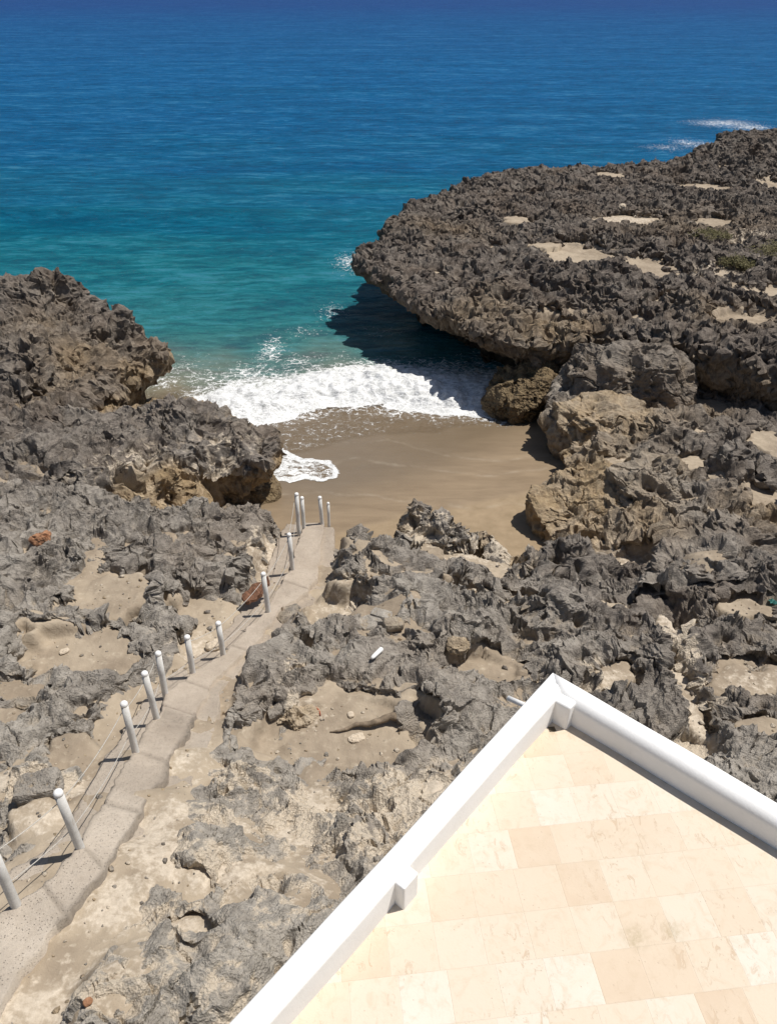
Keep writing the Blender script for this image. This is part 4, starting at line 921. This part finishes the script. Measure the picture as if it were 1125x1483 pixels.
# spout through the parapet
s0 = Vector(P(760, 1021, TZ + 0.12)); s1 = Vector(P(735, 1019, TZ + 0.10))
on = (s0 - corner).dot(dl)
p_in = corner + dl * on + Vector((0, 0, TZ + 0.12)); p_out = p_in - nl * 0.20 + Vector((0, 0, -0.03)) - dl * 0.0
bm = bmesh.new(); tube(bm, [p_in + nl * 0.1, p_in, p_out], 0.022, 12); tz('drain_spout', bm, M_PLASTER, True)

# ------------------------------------------------------------------ boulders and loose pieces
def boulder(name, u, v, z, size, rot, mat, amp, label, cat='boulder', box=0.5, brown=0.4, cream=0.0, facec=0.0, res=0.04, sink=0.3, tilt=(0, 0), seed=0.0, group=None):
    """weathered block: rounded box, surface worked by the same limestone noise"""
    c = Vector(P(u, v, z)) if cat == 'boulder' else settle(u, v, z, max(0.05, 0.35 * min(size[:2])))
    nseg = int(max(12, max(size) / res))
    bm = bmesh.new(); bmesh.ops.create_cube(bm, size=2.0)
    bmesh.ops.subdivide_edges(bm, edges=bm.edges[:], cuts=nseg, use_grid_fill=True)
    co = np.array([w.co[:] for w in bm.verts])
    nrm = co / np.linalg.norm(co, axis=1)[:, None]
    p = co * box + nrm * (1 - box) * 1.15
    p = p * np.array(size) / 2
    M = np.array((Matrix.Rotation(rot, 3, 'Z') @ Matrix.Rotation(tilt[0], 3, 'X') @ Matrix.Rotation(tilt[1], 3, 'Y')))
    p = p @ M.T; nrm = nrm @ M.T
    w = p + np.array(c) + np.array([0, 0, size[2] / 2 - sink]) + seed
    x, y, zz = w[:, 0], w[:, 1], w[:, 2]
    k = min(1.0, max(size) / 1.6)
    d, rel = karst(x / k, y / k, zz / k, 0.4)
    p = p + nrm * (d * amp * k)[:, None]
    for vtx, q in zip(bm.verts, p): vtx.co = q
    me = bpy.data.meshes.new(name); bm.to_mesh(me); bm.free()
    me.polygons.foreach_set('use_smooth', np.full(len(me.polygons), False))
    a = me.attributes.new('rk', 'FLOAT_COLOR', 'POINT')
    cc = np.stack([rel, np.full(len(rel), cream), np.full(len(rel), brown), np.full(len(rel), facec)], 1).astype(np.float32)
    a.data.foreach_set('color', cc.ravel()); me.materials.append(mat)
    o = link(bpy.data.objects.new(name, me)); o.location = c + Vector((0, 0, size[2] / 2 - sink))
    return tag(o, label, cat, group)
def moss_material():
    t = NT('mossy_barnacled_rock'); p = t.pos()
    n = t.noise(p, 5.0, 6, 0.65); v = t.vor(p, 16.0); g = t.noise(p, 40, 5, 0.7)
    c = t.ramp(n, [(0.3, (0.11, 0.075, 0.042)), (0.5, (0.21, 0.152, 0.085)), (0.75, (0.34, 0.26, 0.155))])
    c = t.mix(t.rng(v, 0.0, 0.35, 0.6, 0.0), c, (0.40, 0.33, 0.20))
    c = t.mix(t.rng(g, 0.5, 0.7, 0, 0.6), c, (0.06, 0.045, 0.025))
    return t.done(t.bsdf(c, 0.85, 0.3, t.bump(t.math('ADD', t.math('SUBTRACT', 1.0, v), g), 0.9, 0.06)))
M_MOSS = moss_material()
boulder('boulder', 765, 588, 0.1, (2.7, 2.3, 1.9), 0.4, M_MOSS, 0.8, 'olive brown mossy boulder at the edge of the foam below the headland', box=0.25, res=0.035, sink=0.45)
boulder('boulder', 372, 722, 0.5, (1.2, 1.3, 0.85), 0.2, M_MOSS, 0.3, 'small barnacle crusted boulder on the wet sand under the left ledge', box=0.3, res=0.025, sink=0.3, seed=3.0)
boulder('boulder', 862, 660, 0.4, (2.6, 1.9, 2.0), 0.25, M_ROCK, 0.6, 'flat topped tan block overhanging the right side of the beach', box=0.6, brown=0.0, cream=0.12, facec=0.85, res=0.03, sink=0.35, seed=5.0)
boulder('boulder', 905, 588, 1.0, (3.9, 2.0, 2.1), -0.1, M_ROCK, 0.62, 'dark humped rock below the headland rim, behind the flat topped tan block', box=0.22, brown=0.75, facec=0.1, res=0.03, sink=0.3, seed=51.3)
boulder('boulder', 842, 770, 0.8, (2.3, 2.1, 1.5), 0.15, M_ROCK, 0.55, 'leaning tan sandstone slab where the beach meets the right rocks', box=0.5, brown=0.0, cream=0.15, facec=0.9, res=0.025, sink=0.3, tilt=(0.25, -0.30), seed=13.0)
boulder('boulder', 935, 750, 1.2, (1.9, 1.5, 1.5), 0.5, M_ROCK, 0.8, 'grey brown rock hump right of the leaning tan slab', box=0.3, brown=0.4, facec=0.35, res=0.025, sink=0.25, seed=17.0)
boulder('boulder', 57, 1147, 4.35, (0.50, 0.36, 0.26), 0.2, M_ROCK, 0.22, 'grey broken rock lying in the cream crust left of the path', box=0.55, brown=0.2, res=0.012, sink=0.06, seed=21.0)
boulder('boulder', 535, 905, 2.2, (0.42, 0.34, 0.12), 0.5, M_ROCK, 0.10, 'flat grey slab of stone in the sandy hollow beside the path', 'stone', box=0.6, brown=0.1, res=0.02, sink=0.02, seed=23.0)
boulder('boulder', 552, 893, 2.25, (0.36, 0.22, 0.12), -0.4, M_ROCK, 0.10, 'narrow grey stone behind the flat slab in the sandy hollow', 'stone', box=0.6, brown=0.1, res=0.02, sink=0.02, seed=25.0)
boulder('boulder', 570, 908, 2.25, (0.34, 0.24, 0.16), 0.1, M_ROCK, 0.10, 'small tan and grey stone at the shaded right end of the sandy hollow', 'stone', box=0.5, brown=0.1, facec=0.5, res=0.02, sink=0.02, seed=27.0)
boulder('boulder', 663, 938, 2.75, (0.36, 0.30, 0.20), 0.1, M_ROCK, 0.4, 'rounded pale tan stone in the shaded cleft of the foreground rocks', 'stone', box=0.3, cream=0.3, facec=0.8, brown=0.1, res=0.015, sink=0.07, seed=29.0)
boulder('boulder', 430, 1038, 3.14, (0.60, 0.26, 0.17), 0.3, M_ROCK, 0.7, 'cream crusted stone at the upper left rim of the driftwood pool', 'stone', box=0.15, cream=0.9, facec=0.6, brown=0.0, res=0.012, sink=0.08, seed=31.0)
boulder('loose_stone', 508, 1036, 3.12, (0.09, 0.10, 0.05), 0.3, M_PALE, 0.10, 'small pale stone on the sand just above the driftwood', 'stone', box=0.3, res=0.008, sink=0.01, seed=33.0)
boulder('loose_stone', 517, 1069, 3.12, (0.22, 0.14, 0.035), 0.3, M_PALE, 0.35, 'flat pale stone on the sand just below the driftwood', 'stone', box=0.3, res=0.01, sink=0.008, seed=35.0)
boulder('loose_stone', 62, 783, 3.15, (0.34, 0.24, 0.18), 0.3, M_ORANGE, 0.75, 'orange brown stone alone on the grey rocks at the left', 'stone', box=0.3, res=0.015, sink=0.04, seed=37.0)
boulder('loose_stone', 310, 938, 2.85, (0.26, 0.20, 0.13), 0.6, M_PALE, 0.2, 'pinkish pale stone beside the post at the path middle', 'stone', box=0.3, res=0.012, sink=0.02, seed=39.0)
boulder('loose_stone', 900, 304, 3.35, (0.42, 0.26, 0.30), 0.6, M_PALE, 0.6, 'white stone beside a long sand patch on the headland', 'stone', box=0.3, res=0.04, sink=0.05, seed=41.0)
boulder('loose_stone', 128, 1452, 4.92, (0.07, 0.06, 0.035), 0.6, M_ORANGE, 0.2, 'tiny pink orange stone in the sand patch at the bottom left', 'stone', box=0.3, res=0.006, sink=0.005, seed=43.0)
boulder('loose_stone', 94, 944, 3.08, (0.16, 0.11, 0.05), 0.6, M_PALE, 0.2, 'small pale stone in the middle of the left sand pool', 'stone', box=0.3, res=0.01, sink=0.01, seed=45.0)
# driftwood in the sand pool
A = settle(574, 1041, 3.2) + Vector((0, 0, 0.05)); B = settle(478, 1061, 3.14) + Vector((0, 0, 0.01))
bm = bmesh.new(); n = 26
pts = [A.lerp(B, k / n) + Vector((0, 0.02 * math.sin(k * 0.5), 0.008 * math.sin(k * 0.9))) for k in range(n + 1)]
tube(bm, pts, [0.058 * (1 - 0.82 * (k / n) ** 1.2) * (1 + 0.10 * math.sin(k * 1.7)) for k in range(n + 1)], 12)
log = tag(bm_obj('driftwood', bm, M_WOOD, None, True), 'grey brown driftwood pole half sunk in the largest sand pool', 'driftwood')
# white plastic stick
A = settle(538, 959, 3.12); B = settle(553, 943, 3.16)
A.z = B.z = max(surf_z(A.x, A.y), surf_z(B.x, B.y), surf_z((A.x + B.x) / 2, (A.y + B.y) / 2)) + 0.05
bm = bmesh.new(); tube(bm, [A, A.lerp(B, 0.1), A.lerp(B, 0.2), A.lerp(B, 0.95), B], [0.02, 0.03, 0.035, 0.04, 0.03], 10)
tag(bm_obj('plastic_stick', bm, M_WHITE, None, True), 'short white plastic stick lying on the rocks above the driftwood pool', 'litter')
# rusty board
A = Vector(P(354, 876, 2.47)); B = Vector(P(390, 846, 2.50))
d = (B - A).normalized(); s = Vector((-d.y, d.x, 0))
bm = bmesh.new(); n = 14; rows = []
for k in range(n + 1):
    p = A.lerp(B, k / n); w = 0.04 + 0.10 * math.sin(math.pi * min(1, k / n * 1.1 + 0.05)) + 0.02 * math.sin(k * 2.1)
    rows.append([bm.verts.new(p + s * (-w) + Vector((0, 0, 0.02))), bm.verts.new(p + s * (-w * 0.9) + Vector((0, 0, 0.08 + 0.02 * math.sin(k * 1.3)))),
                 bm.verts.new(p + s * (w * 0.7) + Vector((0, 0, 0.17 + 0.03 * math.sin(k)))), bm.verts.new(p + s * w + Vector((0, 0, 0.11)))])
for Aa, Bb in zip(rows, rows[1:]):
    for k in range(4): bm.faces.new((Aa[k], Aa[(k + 1) % 4], Bb[(k + 1) % 4], Bb[k]))
bm.faces.new(rows[0][::-1]); bm.faces.new(rows[-1])
tag(bm_obj('rusty_board', bm, M_RUST), 'rusty brown splintered board lying behind a white post', 'debris')
# scraps
A = settle(458, 1030, 3.2, 0.1); bm = bmesh.new()
tube(bm, [A + Vector((-0.06, 0.02, 0.02)), A + Vector((0, 0.03, 0.05)), A + Vector((0.05, -0.03, 0.03)), A + Vector((0.07, -0.09, 0.0))], [0.006, 0.014, 0.012, 0.006], 8)
tag(bm_obj('red_cord', bm, M_RED, None, True), 'scrap of faded red cord at the rim of the driftwood pool', 'litter')
A = settle(1118, 873, 2.95, 0.1); bm = bmesh.new()
rows = [[bm.verts.new(A + Vector((-0.07 + 0.035 * i, -0.06 + 0.03 * j, 0.03 + 0.025 * math.sin(i * 1.9 + j)))) for j in range(5)] for i in range(5)]
for i in range(4):
    for j in range(4): bm.faces.new((rows[i][j], rows[i + 1][j], rows[i + 1][j + 1], rows[i][j + 1]))
bmesh.ops.solidify(bm, geom=bm.faces[:], thickness=0.01)
tag(bm_obj('plastic_scrap', bm, M_GREEN), 'turquoise plastic scrap on dark rock at the right frame edge', 'litter')

# ------------------------------------------------------------------ shrubs on the headland
def shrub(u, v, z, w, h, label, seed):
    rs = random.Random(seed); c = Vector(P(u, v, z)); root = empty('shrub', c); tag(root, label, 'shrub', 'shrubs on the headland')
    bm = bmesh.new(); st = bmesh.new()
    for k in range(26):
        a = rs.uniform(0, 6.28); r_ = w / 2 * math.sqrt(rs.random()); top = Vector((math.cos(a) * r_, math.sin(a) * r_ * 0.8, h * (0.45 + 0.55 * rs.random()) * (1 - 0.5 * (2 * r_ / w) ** 2)))
        root_p = Vector((top.x * 0.35, top.y * 0.35, -0.1))
        tube(st, [root_p, root_p.lerp(top, 0.6) + Vector((0, 0, 0.03)), top], [0.012, 0.008, 0.003], 5)
        for j in range(70):
            q = root_p.lerp(top, rs.uniform(0.35, 1.05)) + Vector((rs.gauss(0, 0.09), rs.gauss(0, 0.09), rs.gauss(0, 0.05)))
            d = Vector((rs.gauss(0, 1), rs.gauss(0, 1), rs.uniform(0, 1))).normalized(); e = d.orthogonal().normalized(); l = rs.uniform(0.05, 0.11)
            bm.faces.new([bm.verts.new(q), bm.verts.new(q + d * l * 0.5 + e * l * 0.22), bm.verts.new(q + d * l), bm.verts.new(q + d * l * 0.5 - e * l * 0.22)])
    bm_obj('foliage', bm, M_LEAF, root); bm_obj('stems', st, M_STEM, root)
shrub(1118, 372, 3.25, 2.3, 0.7, 'yellow green shrub at the right frame edge on the headland', 1)
shrub(1070, 386, 3.15, 1.5, 0.4, 'low dull green shrub on the headland, left of the frame edge shrub', 2)
shrub(1030, 345, 3.3, 1.6, 0.35, 'flattest dull green shrub below a small round sand patch on the headland', 3)

# ------------------------------------------------------------------ pebbles and shell grit on the sand
def pebbles():
    pts = np.concatenate(SANDPTS); g = np.random.default_rng(3)
    pts = pts[(pts[:, 1] < 17) & (np.abs(pts[:, 0]) < 10)]
    N = 1300; sel = pts[g.integers(0, len(pts), N)]
    bm = bmesh.new(); bmesh.ops.create_icosphere(bm, subdivisions=1, radius=1.0)
    bv = np.array([v.co[:] for v in bm.verts]); bf = np.array([[v.index for v in f.verts] for f in bm.faces]); bm.free()
    nv = len(bv)
    sz = np.clip(g.lognormal(-4.55, 0.75, N), 0.004, 0.05)
    co = bv[None] * (1 + 0.28 * g.normal(size=(N, nv, 1))) * sz[:, None, None] * np.stack([g.uniform(0.7, 1.3, N), g.uniform(0.7, 1.3, N), g.uniform(0.4, 0.8, N)], 1)[:, None, :]
    a = g.uniform(0, 6.28, N); ca, sa = np.cos(a)[:, None], np.sin(a)[:, None]
    X = co[..., 0] * ca - co[..., 1] * sa + sel[:, :1] + g.uniform(-0.015, 0.015, (N, 1)); Y = co[..., 0] * sa + co[..., 1] * ca + sel[:, 1:2]; Z = co[..., 2] + sel[:, 2:3] + 0.2 * sz[:, None]
    V = np.stack([X, Y, Z], -1).reshape(-1, 3).astype(np.float32); F = (bf[None] + (np.arange(N) * nv)[:, None, None]).reshape(-1, 3).astype(np.int32)
    me = bpy.data.meshes.new('pebbles'); me.vertices.add(len(V)); me.vertices.foreach_set('co', V.ravel())
    me.loops.add(F.size); me.loops.foreach_set('vertex_index', F.ravel()); me.polygons.add(len(F)); me.polygons.foreach_set('loop_start', np.arange(0, F.size, 3, dtype=np.int32))
    at = me.attributes.new('rk', 'FLOAT_COLOR', 'POINT')
    pale = (g.random(N) < 0.6) * g.uniform(0.5, 1, N)
    c = np.stack([np.full(N, 0.6), pale, np.clip(sel[:, 3] + g.uniform(-0.1, 0.5, N), 0, 1), (g.random(N) < 0.3) * 0.8], 1)
    at.data.foreach_set('color', np.repeat(c, nv, 0).astype(np.float32).ravel())
    me.update(); me.materials.append(M_ROCK); o = link(bpy.data.objects.new('pebbles', me))
    tag(o, 'loose pebbles and shell grit scattered over the sandy hollows', 'pebbles', kind='stuff')
pebbles()
